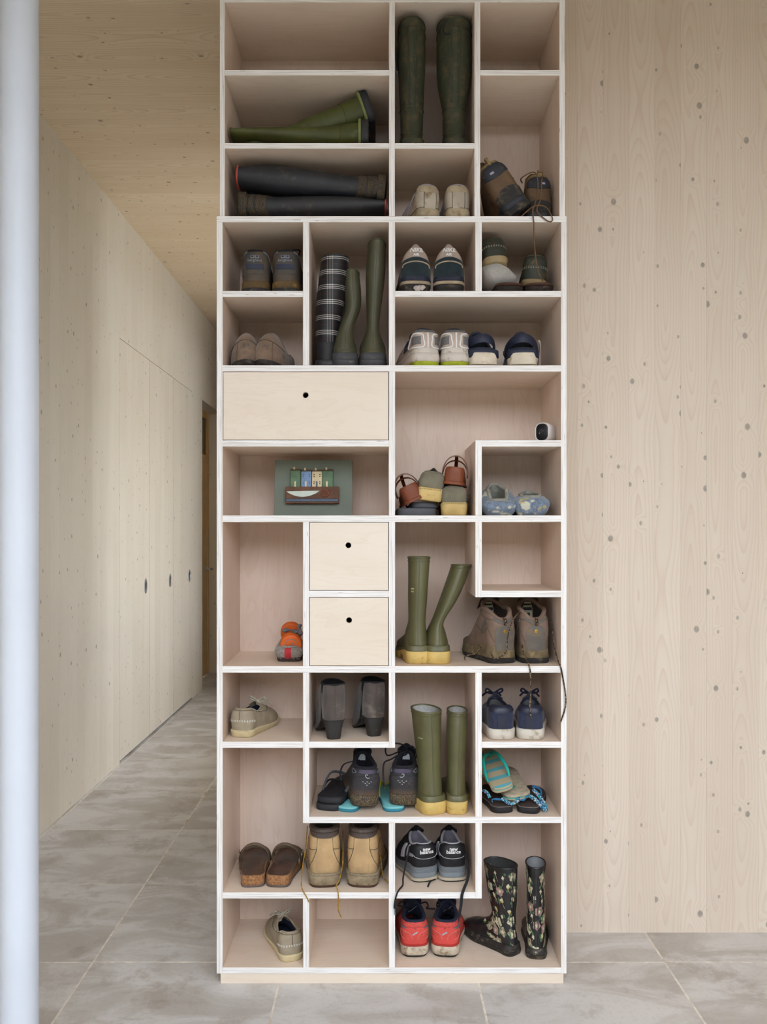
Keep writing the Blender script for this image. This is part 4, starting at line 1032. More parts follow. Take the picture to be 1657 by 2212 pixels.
# ================================================================== middle rows
# --- security camera
M['cam_white'] = B('white_plastic', '#e9e4e2', 0.4, 0.02)
M['cam_black'] = B('black_gloss_plastic', '#0d0e12', 0.4, 0.1, spec=0.3)
t = item('security_camera', 'small white security camera with black glass face', 'camera', 1172, 6, 0.050, -32)
def rbox(w, h, rad, y, n=8):
    pts = []
    for cx_, cz_, a0 in ((w-rad, h-rad, 0), (-(w-rad), h-rad, 90), (-(w-rad), -(h-rad), 180), (w-rad, -(h-rad), 270)):
        for k in range(n + 1): a = R_(a0 + 90*k/n); pts.append((cx_ + rad*math.cos(a), y, cz_ + rad*math.sin(a)))
    return pts
up_ = Matrix.Translation((0, 0, 0.0295))
mb = MB(); mb.loft([rbox(.0185, .0255, .015, -.004), rbox(.0205, .0275, .017, -.007), rbox(.0225, .0292, .019, -.003), rbox(.0235, .0295, .020, .006), rbox(.0235, .0295, .020, .045), rbox(.021, .027, .018, .056), rbox(.013, .018, .012, .061)], True, True); mb.build('body', M['cam_white'], t, xf=up_)
mb = MB(); mb.loft([rbox(.0182, .0250, .0148, -.003), rbox(.0182, .0250, .0148, -.0055), rbox(.0165, .0235, .0135, -.0065)], True, True); mb.build('face', M['cam_black'], t, xf=up_)
mb = MB(); mb.loft([[(r*math.cos(a), y, 0.003 + r*math.sin(a)) for a in (2*PI*k/24 for k in range(24))] for r, y in ((.0085, -.006), (.0085, -.0078), (.0065, -.0080), (.0055, -.0068))], False, True); mb.build('lens_ring', B('lens_ring', '#2b2c33', 0.25), t, xf=up_)
mb = MB(); mb.loft([[(-.007 + r*math.cos(a), y, -0.003 + r*math.sin(a)) for a in (2*PI*k/10 for k in range(10))] for r, y in ((.0012, -.006), (.0012, -.0072))], False, True); mb.build('status_light', M['cam_white'], t, xf=up_)

# --- relief picture of a terrace of houses above a boat
M['pic_board'] = B('sage_grey_board', '#727a6f', 0.7, 0.04, 12)
M['cer_green'] = B('green_glaze', '#4d6a48', 0.45, 0.15, 60); M['cer_blue'] = B('blue_glaze', '#6f8cb2', 0.45, 0.12, 60); M['cer_cream'] = B('cream_glaze', '#d6c39c', 0.5, 0.08, 60)
M['cer_roof'] = B('brown_stoneware', '#6e5a48', 0.7, 0.15, 60); M['cer_wood'] = B('driftwood_brown', '#74513c', 0.75, 0.25, 40, c2='#5a3e30'); M['cer_white'] = B('pale_glaze', '#ccd6cc', 0.35, 0.06)
M['cer_navy'] = B('navy_glaze', '#34475f', 0.4, 0.25, 90); M['cer_rust'] = B('rust_wire', '#7e3f20', 0.55, 0.25, 60); M['cer_dark'] = B('dark_hole', '#33302e', 0.8)
dP = 0.175
t = thing('relief_picture', 'sage green board with a ceramic relief of four houses and a boat', 'picture', spot(676.5, 7, dP, 0.0005), (R_(-6), 0, 0))
mm = (D1 + dP)/F
LX = lambda p: (p - 676.5)*mm
LZ = lambda p: (1113.5 - p)*mm/math.cos(R_(6))
mb = MB(); mb.box(LX(592), LX(761), 0, 0.012, 0.0, LZ(991)); mb.build('board', M['pic_board'], t, smooth=False, bevel=0.0015)
for k, (a, b_, top, mat, door) in enumerate(((627, 649.5, 1013, 'cer_green', 638), (650.5, 673, 1015, 'cer_blue', 661), (674, 695.5, 1015, 'cer_cream', 684.5), (696, 719.5, 1014, 'cer_green', 706.5))):
    mb = MB(); mb.box(LX(a), LX(b_), -0.012, 0.0, LZ(1052), LZ(top + 2)); h = mb.build('house', M[mat], t, smooth=False, bevel=0.0015); h['label'] = ('green glazed house at the left end', 'blue glazed house', 'cream glazed house', 'green glazed house at the right end')[k]
    mb = MB(); x0_, x1_ = LX(a), LX(b_); z = LZ(top + 2); mb.loft([[(x0_, -0.013, z), (x0_, -0.006, z + 0.006), (x0_, 0.0, z + 0.006), (x0_, 0.0, z)], [(x1_, -0.013, z), (x1_, -0.006, z + 0.006), (x1_, 0.0, z + 0.006), (x1_, 0.0, z)]], True, True); mb.build('roof', M['cer_roof'], h, smooth=False)
    mb = MB(); xc = LX((a + b_)/2 - 3); mb.box(xc - 0.003, xc + 0.0025, -0.009, -0.003, z + 0.003, z + 0.012); mb.build('chimney', M['cer_cream'], h, smooth=False, bevel=0.0008)
    xd = LX(door); mb = MB(); mb.box(xd - 0.0028, xd + 0.0022, -0.0135, -0.011, LZ(1051), LZ(1039)); mb.build('house_door', M['cer_navy'] if mat == 'cer_cream' else M['cer_cream'], h, smooth=False)
    if mat in ('cer_blue', 'cer_cream'):
        for wx in (a + 4.5, b_ - 4.5):
            for wz in (1024, 1028.5, 1040, 1044):
                q = (LX(wx), LZ(wz)); mb = MB(); mb.box(q[0] - 0.0016, q[0] + 0.0016, -0.0128, -0.0118, q[1] - 0.0016, q[1] + 0.0016); mb.build('window_hole', M['cer_dark'] if mat == 'cer_cream' else M['cer_roof'], h, smooth=False)
mb = MB(); mb.box(LX(617.5), LX(732.5), -0.020, 0.0, LZ(1087), LZ(1051)); wd = mb.build('driftwood_slab', M['cer_wood'], t, smooth=False, bevel=0.002)
mb = MB(); mb.box(LX(619), LX(731), -0.022, -0.019, LZ(1083.5), LZ(1077.5)); mb.build('sea_strip', M['cer_navy'], wd, smooth=False, bevel=0.001)
xa, xb = LX(620), LX(691); n = 20
top_ = [(lerp(xa, xb, k/n), LZ(1060.5) - (0.0035 - 0.004*(k/n))*0.6) for k in range(n + 1)]; bot_ = [(x, z - 0.0185*math.sin(PI*min(1, (k/n)))**0.8) for k, (x, z) in enumerate(top_)]
mb = MB(); mb.loft([[(x, -0.020, z), (x, -0.025, z), (x2, -0.023, z2), (x2, -0.020, z2)] for (x, z), (x2, z2) in zip(top_, bot_)], True, True); mb.build('boat', M['cer_white'], wd, angle=30)
mb = MB()
for dx_, rr in ((0, .0115), (-.001, .0095), (.001, .0125)): mb.tube([(LX(702) + dx_ + rr*math.cos(a), -0.0225, LZ(1065.5) + rr*0.9*math.sin(a)) for a in (2*PI*k/24 for k in range(24))], 0.0017, 6, closed=True)
mb.build('rope_coil', M['cer_rust'], wd)

# --- pile of sandals and moccasins
M['slab_grey'] = B('slate_grey_foam', '#595c62', 0.7, 0.08, 30)
M['crepe'] = B('yellow_crepe_sole', '#cdb275', 0.65, 0.12, 25, dirt='#a3844e', dscale=30, damt=0.2)
M['grey_suede'] = B('grey_brown_suede', '#76705f', 0.95, 0.15, 30, bump=0.3, bscale=250, sheen=0.2)
M['tan_leather'] = B('tan_leather', '#7a4026', 0.5, 0.12, 30)
M['copper'] = B('metallic_rose_leather', '#b79a8c', 0.32, 0.08, 30, metal=0.55)
def flipflop(t, side, mats, L=0.26, wh=0.070, wb=0.096, th=(0.016, 0.012), strap=None, sr=0.0035, sh_=0.034, flat=0.6, rx_w=None, post_y=.80, side_y=.46, straps=True, wrap=None):
    f = Foot(L=L, wh=wh, wb=wb, side=side, sole=th, spring=0.004)
    for (nm, m, a, b2, o) in mats: f.soled(nm, m, t, a, b2, o, o, rnd=0.0015)
    if straps:
        zt_ = th[1]; p = Vector((-0.2*f.b*side, post_y*L, zt_ + f.spring*0.1))
        mb = MB()
        for sg in (-1, 1):
            e = Vector((sg*(f.b*0.80 if sg*side > 0 else f.b*0.74), side_y*L, f.zt(side_y*L) - 0.002))
            mb.tube(crom([p, p + Vector((sg*0.006, -0.006, 0.016)), Vector((sg*f.b*0.55, lerp(p.y, e.y, .45), zt_ + sh_)), Vector((e.x*1.02, lerp(p.y, e.y, .85), zt_ + sh_*0.6)), e], 24), [sr*(0.8 + 0.5*math.sin(PI*k/23)) for k in range(24)], 8, flat=flat)
        mb.tube([p - Vector((0, 0, 0.004)), p + Vector((0, 0, 0.015))], 0.003, 8)
        mb.build('strap', strap, t)
    return f
t = item('grey_sandal_sole', 'slate grey foam flip-flop at the bottom of the sandal pile', 'sandal', 903, 7, 0.055, 4, lift=0.0, group=G)
flipflop(t, 1, (('sole', M['slab_grey'], 0, 1, 0),), 0.25, 0.118, 0.112, (0.023, 0.020), straps=True, strap=M['slab_grey'], sh_=0.018)
t = item('grey_sandal_sole', 'slate grey foam flip-flop lying on its pair, partly under a moccasin', 'sandal', 916, 7, 0.075, -3, lift=0.0240, group=G)
flipflop(t, -1, (('sole', M['slab_grey'], 0, 1, 0),), 0.24, 0.088, 0.094, (0.018, 0.016), straps=False)
def mocc(t, side):
    sh = Shoe(L=0.25, wh=0.078, wb=0.096, side=side, sole=(0.040, 0.036), spring=0.004, opening=(0.012, 0.52, 0.030), collar=(0.048, 0.040, 0.054), vamp=0.4, bulge=0.003, heel_flat=0.5)
    sh.soled('sole', M['crepe'], t, 0, 1.0, -0.001, 0.002, rnd=0.004); sh.upper(M['grey_suede'], t); sh.lining(M['black_in'], t); sh.collar_tube(M['grey_suede'], t, 0.0035); sh.tongue(M['grey_suede'], t, 0.012)
    mb = MB()
    for k in range(30):
        u = -0.16 + 0.32*k/29; q = sh.outl(u, 0.0028); q2 = sh.outl(u + 0.006, 0.0028); z = sh.zt(q.y) - 0.005; mb.tube([(q.x, q.y, z), (q2.x, q2.y, z)], 0.0007, 5)
    mb.build('stitching', M['stitch_dk'], t); return sh
t = item('moccasin', 'grey suede moccasin with thick yellow sole, the lower one beside the upright', 'shoe', 981, 7, 0.030, -4, lift=0.0, group=G); mocc(t, 1)
t = item('moccasin', 'grey suede moccasin with thick yellow sole, resting on the grey flip-flops', 'shoe', 927.5, 7, 0.045, -3, 3, 8, 0.0445, G); mocc(t, -1)
def leather_sandal(t, side):
    sh = Shoe(L=0.215, wh=0.064, wb=0.078, side=side, sole=(0.010, 0.008), spring=0.006, opening=(0.004, 0.90, 0.033), collar=(0.044, 0.022, 0.012), vamp=0.3, bulge=0.001)
    sh.soled('sole', M['tan_leather'], t, 0, 1, 0.002, 0.001); sh.upper(M['tan_leather'], t, name='heel_cup'); sh.lining(M['tan_leather'], t, thick=0.002)
    for yy, hh in ((0.070, 0.062), (0.105, 0.050)):
        arc = [Vector((-0.039*math.cos(a), yy - 0.012*math.sin(a), 0.030 + hh*abs(math.sin(a))**0.8)) for a in (PI*k/22 for k in range(23))]
        mb = MB(); mb.tube(arc, 0.0105, 8, flat=0.18, up=(1, 0, 0)); mb.build('ankle_strap', M['copper'] if yy < 0.1 else M['tan_leather'], t)
    mb = MB(); mb.tube(crom([(0, 0.056, 0.090), (0, 0.095, 0.084), (0.0, 0.14, 0.050), (0, 0.18, 0.014)], 16), 0.0055, 8, flat=0.3, up=(0, 0, 1)); mb.build('t_strap', M['tan_leather'], t)
    mb = MB(); mb.tube([(0.040*side, 0.070 + 0.006*math.cos(a), 0.042 + 0.006*math.sin(a)) for a in (2*PI*k/12 for k in range(12))], 0.0012, 6, closed=True); mb.build('buckle', M['copper'], t)
t = item('leather_sandal', 'tan leather sandal with metallic strap, tilted against the left divider', 'sandal', 898, 7, 0.045, 3, 0, -25, 0.045, G); leather_sandal(t, -1)
t = item('leather_sandal', 'tan leather sandal with metallic strap, on top of the lower moccasin', 'sandal', 979, 7, 0.030, -6, 0, 6, 0.094, G); leather_sandal(t, 1)

# --- blue felt slippers
def mat_felt():
    t = NT('blue_felt'); v = t.coord(rand=4.0)
    n = t.noise(v, 21, 2, 0.5); n2 = t.noise(v, 24, 2, 0.5, 0.4); n3 = t.noise(v, 320, 3, 0.7)
    col = t.mix(t.ramp(t.noise(v, 60, 3), 0.35, 0.65), srgb('#5b6b80'), srgb('#76869a'))
    col = t.mix(t.ramp(n, 0.56, 0.62), col, srgb('#c9c6b4'))
    col = t.mix(t.math('MULTIPLY', t.ramp(n2, 0.60, 0.66), t.ramp(n, 0.46, 0.56)), col, srgb('#b8a45c'))
    col = t.mix(t.math('MULTIPLY', t.ramp(n3, 0.45, 0.7), 0.25), col, srgb('#e0e2e4'))
    t.bump(n3, 0.5, 0.002); return t.out(col, 1.0, 0.1, 0.4)
M['felt'] = mat_felt(); M['felt_in'] = B('grey_felt', '#98978c', 1.0, 0.15, 80, bump=0.5, bscale=300)
for (px, side, rz, hh, d, lbl) in ((1081, -1, 1, 0.078, 0.030, 'blue and cream felt slipper, the taller left one with a wide opening'), (1150, 1, -4, 0.058, 0.022, 'blue and cream felt slipper, the flatter right one of the pair')):
    t = item('felt_slipper', lbl, 'slipper', px, 7, d, rz, group=G)
    sh = Shoe(L=0.255, wh=0.096, wb=0.106, side=side, sole=(0.012, 0.010), spring=0.004, opening=(0.020 if side > 0 else 0.016, 0.50, 0.031), collar=(0.034, 0.068, 0.088) if side < 0 else (0.044, 0.053, 0.062), vamp=0.1, bulge=0.012, heel_flat=0.6)
    sh.soled('sole', M['felt'], t, 0, 1, -0.007, -0.003, rnd=0.004); sh.upper(M['felt'], t); sh.lining(M['felt_in'], t, thick=0.008); sh.collar_tube(M['felt_in'], t, 0.0065)

# --- grey felt slipper with red tab holding an orange dumbbell and a grey cloth
M['felt_grey'] = B('mottled_grey_felt', '#8b837c', 1.0, 0.35, 260, bump=0.7, bscale=400, sheen=0.3)
M['red_tab'] = B('red_webbing', '#b02c34', 0.8, 0.1, 60)
def mat_speckle():
    t = NT('speckled_sole'); v = t.coord(); vo = t.n('ShaderNodeTexVoronoi'); t.l(v, vo.inputs['Vector']); vo.inputs['Scale'].default_value = 220
    col = t.mix(t.ramp(vo.outputs['Distance'], 0.26, 0.18), srgb('#40312e'), srgb('#c9b9a4')); return t.out(col, 0.8, 0.3)
M['speckle'] = mat_speckle()
t = item('felt_slipper', 'grey felt slipper with red tab under the orange dumbbell', 'slipper', 623.5, 9, 0.080, 2, group=G)
sh = Shoe(L=0.22, wh=0.078, wb=0.084, side=1, sole=(0.014, 0.012), spring=0.002, opening=(0.004, 0.62, 0.034), collar=(0.030, 0.036, 0.056), vamp=0.2, bulge=0.010, heel_flat=0.5)
sh.soled('sole', M['speckle'], t, 0, 1, -0.004, -0.001, rnd=0.002); sh.upper(M['felt_grey'], t); sh.lining(M['felt_grey'], t, thick=0.006); sh.collar_tube(M['felt_grey'], t, 0.0055)
sh.patch('heel_tab', M['red_tab'], t, -0.022, 0.014, 0.0, 0.98, 0.0016, 4, 10)
M['orange'] = B('orange_vinyl', '#d2601e', 0.5, 0.08, 30); M['db_grey'] = B('grey_print', '#7f8794', 0.6, 0.05)
t = thing('dumbbell', 'orange two-kilo dumbbell resting in the grey felt slipper', 'dumbbell', tuple(at(629, 1391, 0.108)), (R_(14), R_(0), R_(6)))
def disc(y0, y1, r, e=0.003, n=40):
    C = lambda rr, y: [(rr*math.cos(a), y, rr*math.sin(a)) for a in (2*PI*k/n for k in range(n))]
    return [C(r - e*1.5, y0), C(r - e*.4, y0 + e*.4), C(r, y0 + e), C(r, y1 - e), C(r - e, y1)]
mb = MB(); mb.loft(disc(-0.014, 0.014, 0.0335), True, True); mb.build('head', M['orange'], t)
mb = MB(); mb.loft(disc(0.090, 0.116, 0.0335), True, True); mb.build('head', M['orange'], t)
mb = MB(); mb.tube([(0, 0.01, 0), (0, 0.05, 0), (0, 0.095, 0)], [0.013, 0.015, 0.013], 16); mb.build('handle', M['orange'], t)
mb = MB(); mb.tube([(0.020*math.cos(a), -0.0142, 0.020*math.sin(a)) for a in (2*PI*k/40 for k in range(40))], 0.0009, 6, closed=True); mb.build('printed_ring', M['db_grey'], t)
vs_, fs_ = text_mesh('2', 0.018); mb = MB(); mb.add([(x, -0.0146, y + 0.004) for x, y, z in vs_], fs_); o = mb.build('printed_number', M['db_grey'], t, smooth=False, xf=Matrix.Rotation(R_(25), 4, 'Y'))
mb = MB(); rings = []
M['grey_cloth'] = B('grey_fabric', '#6e6a6c', 0.95, 0.2, 60, bump=0.4, bscale=200)
pts_ = [at(612, 1362, 0.14), at(628, 1361, 0.13), at(642, 1364, 0.12), at(648, 1350, 0.13)]
loc0 = Vector(at(640, 1372, 0.13))
t = thing('cloth', 'crumpled grey cloth tucked behind the orange dumbbell', 'cloth', tuple(loc0))
mb.tube(crom([p - loc0 for p in pts_], 16), [0.007 + 0.004*math.sin(k*0.9) for k in range(16)], 10, flat=0.7)
mb.tube(crom([at(646, 1352, 0.13) - loc0, at(649, 1366, 0.12) - loc0, at(645, 1382, 0.13) - loc0, at(648, 1405, 0.14) - loc0], 14), [0.006 + 0.003*math.cos(k*1.3) for k in range(14)], 10, flat=0.6)
mb.tube(crom([at(630, 1364, 0.118) - loc0, at(636, 1368, 0.114) - loc0, at(643, 1378, 0.118) - loc0], 8), 0.005, 8, flat=0.5)
mb.build('fabric', M['grey_cloth'], t)

# --- green boots with yellow soles (upper pair)
def yellow_boot(t, side, H, top, mid, low, ank, lean=(0, 0), bend=None, L=0.255, slope=0.0, wh=0.074, tab=False):
    b = Boot(H=H, L=L, wh=wh, wb=0.096, side=side, sole=(0.038, 0.022), top=top, mid=mid, low=low, ankle=ank, lean=lean, bend=bend, slope=slope, arch=0.016, arch_y=(0.30, 0.33, 0.42, 0.52))
    b.upper(M['rub_green'], t); b.lining(M['rub_green_in'], t); b.rim(M['rub_green'], t)
    b.soled('sole', M['rub_yellow'], t, 0, 1, 0.0015, 0.002, rnd=0.002)
    b.soled('rand', M['rub_green'], t, 0.97, 1.45, 0.001, -0.001, rnd=0.001)
    b.line('back_seam', M['rub_green'], t, [(0.02, 0.01), (0.02, 0.12), (0.02, 0.25), (0.01, 0.36)], 0.0012); b.ring('mouth_seam', M['rub_green'], t, 0.02, 0.0013)
    return b
t = item('rubber_boot', 'green rubber boot with yellow sole standing upright left of the hiking boots', 'boot', 907, 9, 0.040, 7, group=G)
b = yellow_boot(t, -1, 0.322, (0.012, 0.098, 0.034), (0.012, 0.100, 0.031), (0.013, 0.102, 0.029), (0.016, 0.105, 0.026), lean=(0.010, 0.02))
b.patch('size_label', B('label_print', '#b5ad7c', 0.6), t, 0.10, 0.155, 0.118, 0.124, 0.0008, 4, 2); b.patch('size_label', M['label_print'] if 'label_print' in M else bpy.data.materials['label_print'], t, 0.10, 0.155, 0.130, 0.135, 0.0008, 4, 2)
t = item('rubber_boot', 'green rubber boot with yellow sole, its shaft leaning over to the right', 'boot', 947.5, 9, 0.035, 2, group=G)
b = yellow_boot(t, 1, 0.300, (0.014, 0.112, 0.030), (0.014, 0.112, 0.030), (0.016, 0.108, 0.026), (0.022, 0.104, 0.018), bend=lambda h: (0.080*h + 0.006*math.sin(PI*h), 0.02*h), slope=-0.004)

# --- brown hiking boots with long striped laces
M['hb_nubuck'] = B('taupe_nubuck', '#7e685a', 0.85, 0.14, 26, dirt='#665238', dscale=24, damt=0.35, dz=0.07, bump=0.25, bscale=200)
M['hb_dark'] = B('grey_rubber_panel', '#645d56', 0.7, 0.12, 30, dirt='#7a6748', dscale=26, damt=0.3)
M['hb_mud'] = B('mud_caked_rand', '#6f6048', 0.85, 0.25, 50, dirt='#8f7c55', dscale=30, damt=0.4, bump=0.4, bscale=150)
M['hb_in'] = B('dark_brown_lining', '#3b302b', 0.95, 0.2, 90)
def mat_lace2():
    t = NT('striped_lace'); v = t.coord(); n = t.noise(v, 210, 1); col = t.mix(t.ramp(n, 0.53, 0.57), srgb('#3a2c24'), srgb('#8f7d68')); return t.out(col, 0.8, 0.2)
M['lace2'] = mat_lace2()
def hiking_boot(t, side):
    sh = Shoe(L=0.268, wh=0.088, wb=0.106, side=side, sole=(0.034, 0.028), spring=0.014, opening=(0.012, 0.46, 0.040), collar=(0.098, 0.128, 0.152), peak=True, vamp=0.8, vm=2.2, bulge=0.004)
    sh.soled('outsole', M['outsole_dk'], t, 0, 0.5, 0.001, 0.003, rnd=0.002); sh.soled('rand', M['hb_mud'], t, 0.45, 1.55, 0.002, -0.001, rnd=0.002)
    sh.upper(M['hb_nubuck'], t); sh.lining(M['hb_in'], t, thick=0.007); sh.collar_tube(M['hb_nubuck'], t, 0.007); sh.tongue(M['hb_in'], t, 0.022, 0.055, 0.010)
    sh.patch('heel_counter', M['hb_dark'], t, -0.045, 0.045, 0.05, lambda q: 0.42 + 0.22*math.sin(PI*q)**0.6, 0.0025)
    sh.patch('collar_panel', M['hb_dark'], t, -0.06, 0.06, lambda q: 0.72 - 0.06*math.sin(PI*q), 0.90, 0.002)
    for sg in (-1, 1):
        sh.patch('side_insert', M['hb_dark'], t, sg*0.10, sg*0.16, lambda q: 0.55 - 0.3*q, lambda q: 0.66 - 0.26*q, 0.002); sh.line('seam', M['stitch_dk'], t, [(sg*0.05, 0.2), (sg*0.09, 0.42), (sg*0.14, 0.30), (sg*0.24, 0.45)], 0.001)
        sh.line('seam', M['stitch_dk'], t, [(sg*0.06, 0.72), (sg*0.12, 0.62), (sg*0.2, 0.70)], 0.001)
    q = sh.S(0, 0.46); n = sh.nrm(0, 0.46)
    mb = MB(); rg = []
    for r, o in ((0.0055, 0.002), (0.0055, 0.0042), (0.0035, 0.0046), (0.0030, 0.0034)): rg.append([tuple(q + n*o + Vector((r*math.cos(a), 0, r*math.sin(a)))) for a in (2*PI*k/16 for k in range(16))])
    mb.loft(rg, False, True); mb.build('heel_stud', M['brass'], t)
    p = sh.top(0.0); mb = MB(); mb.tube([p + Vector((0.002, -0.006 + 0.012*math.cos(a), -0.006 + 0.011*math.sin(a))) for a in (2*PI*k/16 for k in range(16))], 0.0042, 8, closed=True, flat=1.0); mb.build('pull_loop', M['lace2'], t)
    f = sh.top(0.5); y_ = f.y - 0.011; mb = MB(); zc = f.z - 0.030
    mb.box(-0.020, 0.016, y_ + 0.004, y_ + 0.006, zc - 0.028, zc + 0.022); lb = mb.build('tongue_label', B('label_cream', '#b9b59a', 0.8, 0.05), t, smooth=False)
    mb = MB(); mb.box(-0.018, 0.014, y_ + 0.0032, y_ + 0.0045, zc - 0.004, zc + 0.005); mb.box(-0.016, 0.010, y_ + 0.0032, y_ + 0.0045, zc + 0.012, zc + 0.017)
    mb.box(-0.012, 0.008, y_ + 0.0032, y_ + 0.0045, zc - 0.022, zc - 0.012); mb.build('label_print', M['cer_dark'], lb, smooth=False)
    sh.cross_laces(M['lace2'], t, 5, 0.05, 0.45, 0.95, 0.0024)
    return sh
t = item('hiking_boot', 'muddy brown hiking boot with long laces, the left of the pair', 'boot', 1090, 9, 0.050, 17, group=G); hiking_boot(t, -1)
cord(t, 'lace', M['lace2'], [Pt(1060, 1345, 0.19), Pt(1058, 1380, 0.12), Pt(1060, 1405, 0.06), Pt(1066, 1421, 0.030), Pt(1080, 1420, 0.022), Pt(1094, 1405, 0.022), Pt(1097, 1375, 0.030), Pt(1108, 1340, 0.05), Pt(1125, 1318, 0.09), Pt(1128, 1312, 0.16)], 0.0022, 60)
cord(t, 'lace', M['lace2'], [Pt(1062, 1350, 0.20), Pt(1052, 1372, 0.14), Pt(1038, 1398, 0.10), Pt(1026, 1412, 0.09), Pt(1010, 1416, 0.085), Pt(1003, 1421, 0.07), Pt(1006, 1426, 0.055)], 0.0022, 40)
t = item('hiking_boot', 'muddy brown hiking boot with long laces, the right of the pair beside the side panel', 'boot', 1158, 9, 0.050, 3, group=G); hiking_boot(t, 1)
cord(t, 'lace', M['lace2'], [Pt(1128, 1392, 0.06), Pt(1130, 1408, 0.035), Pt(1138, 1425, 0.015), Pt(1143, 1438, -0.003), Pt(1146, 1455, -0.005), Pt(1147, 1490, -0.006), Pt(1145, 1520, -0.006), Pt(1145, 1538, -0.004), Pt(1148, 1550, -0.002)], 0.0024, 50)
cord(t, 'lace', M['lace2'], [Pt(1190, 1340, 0.12), Pt(1194, 1365, 0.07), Pt(1198, 1400, 0.035), Pt(1207, 1430, 0.004), Pt(1212, 1444, -0.004), Pt(1216, 1465, -0.005), Pt(1221, 1495, -0.006), Pt(1222, 1520, -0.006), Pt(1218, 1540, -0.005), Pt(1210, 1562, -0.004)], 0.0024, 60)
# ================================================================== lower rows
# --- beige deck shoe, single
M['beige_nub'] = B('beige_nubuck', '#9c907b', 0.85, 0.12, 30, dirt='#7c745e', dscale=20, damt=0.3, bump=0.2, bscale=250)
M['beige_sole'] = B('cream_deck_sole', '#cdbf98', 0.6, 0.08, 25, dirt='#a3946c', dscale=30, damt=0.2)
M['beige_lace'] = B('pale_rawhide_lace', '#b8b2a0', 0.7, 0.1)
def bow(t, sh, mat, r=0.0022, k=1.0, dz=0.0):
    q = sh.S(0.5, 0.97) + Vector((0, 0.0, 0.004 + dz)); mb = MB()
    for sg in (-1, 1):
        mb.tube(crom([q, q + Vector((sg*0.014, -0.004, 0.012))*k, q + Vector((sg*0.026, -0.012, 0.020))*k, q + Vector((sg*0.030, -0.004, 0.010))*k, q + Vector((sg*0.016, 0.002, 0.002))*k, q], 22), r, 6)
        mb.tube(crom([q, q + Vector((sg*0.010, 0.010, 0.004))*k, q + Vector((sg*0.022, 0.030, -0.002))*k, q + Vector((sg*0.034, 0.044, -0.016))*k], 14), r, 6)
    mb.tube([q + Vector((-0.005, 0, 0.001)), q + Vector((0.005, 0, 0.001))], r*1.8, 8); mb.build('bow', mat, t)
for (px, s, d, rz, side, lbl) in ((517, 10, 0.045, -15, 1, 'beige nubuck deck shoe alone beside the ankle boots, toe to the right'), (632, 13, 0.030, 19, -1, 'beige nubuck deck shoe alone in the bottom left compartment')):
    t = item('deck_shoe', lbl, 'shoe', px, s, d, rz, group=G)
    sh = deck(t, side, M['beige_nub'], M['beige_sole'], M['print_w'], L=0.262, lace=M['beige_lace'], inn=M['navy_in'], CH=0.062)
    sh.tongue(M['beige_nub'], t, 0.012, 0.032); sh.cross_laces(M['beige_lace'], t, 2, 0.05, 0.86, 0.98, 0.0022); bow(t, sh, M['beige_lace'], 0.0026, 0.9)

# --- heeled suede ankle boots
M['char_suede'] = B('charcoal_suede', '#4f4743', 0.95, 0.2, 18, dirt='#6d655c', dscale=16, damt=0.25, bump=0.25, bscale=300, sheen=0.25)
M['heel_blk'] = B('stacked_black_heel', '#2c2a29', 0.55, 0.12, 30, dirt='#77706a', dscale=70, damt=0.05)
M['elastic'] = B('black_elastic', '#1d1b1c', 0.9, 0.15, 100)
M['zip'] = B('zip_metal', '#8f877c', 0.4, 0.1, metal=0.7)
for (px, d, rz, lbl) in ((724, 0.012, 12, 'charcoal suede ankle boot with block heel, the one standing nearer the left'), (813, 0.052, 15, 'charcoal suede ankle boot with block heel, the one against the right divider')):
    t = item('ankle_boot', lbl, 'boot', px, 10, d, rz, group=G)
    hh = 0.054
    sh = Shoe(L=0.232, wh=0.066, wb=0.082, side=-1, sole=(hh + 0.005, 0.006), spring=0.006, point=0.2, opening=(0.004, 0.37, 0.038), collar=(0.108, 0.106, 0.112), vamp=0.6, vm=1.8, bulge=0.003, rear=0.8)
    sh.zb = (lambda sh: lambda y: max(0.0, sh.zt(y) - 0.005))(sh)
    sh.soled('sole', M['heel_blk'], t, 0, 1, -0.002, -0.001, rnd=0.001); sh.upper(M['char_suede'], t); sh.lining(M['black_in'], t, thick=0.003); sh.collar_tube(M['elastic'], t, 0.0026)
    for sg in (-1, 1): sh.line('side_seam', M['stitch_dk'], t, [(sg*0.16, 0.97), (sg*0.15, 0.6), (sg*0.15, 0.2)], 0.0010)
    sh.line('back_seam', M['stitch_dk'], t, [(0.0, 0.02), (0.0, 0.3), (0.0, 0.6), (0.0, 0.95)], 0.0009)
    sh.line('zip', M['zip'], t, [(0.13, 0.06), (0.13, 0.3), (0.13, 0.52)], 0.0013, 0.0012)
    sh.patch('pull_tab', M['elastic'], t, -0.045, 0.045, lambda q: 0.97 - 0.13*math.sin(PI*q), 0.995, 0.0016)
    mb = MB(); rg = []
    for z, k_, y1 in ((0.0, 0.60, 0.050), (0.0015, 0.62, 0.051), (0.028, 0.74, 0.057), (hh + 0.001, 0.93, 0.066)):
        r = []
        for a in (2*PI*k/36 for k in range(36)):
            w = 0.033*k_; y0 = lerp(0.012, 0.002, z/hh); c_, s_ = math.cos(a), math.sin(a)
            r.append((w*math.copysign(abs(c_)**0.6, c_), (y0 + y1)/2 + (y1 - y0)/2*math.copysign(abs(s_)**0.7, s_), z))
        rg.append(r)
    mb.loft(rg, True, True); mb.build('block_heel', M['heel_blk'], t, angle=60)

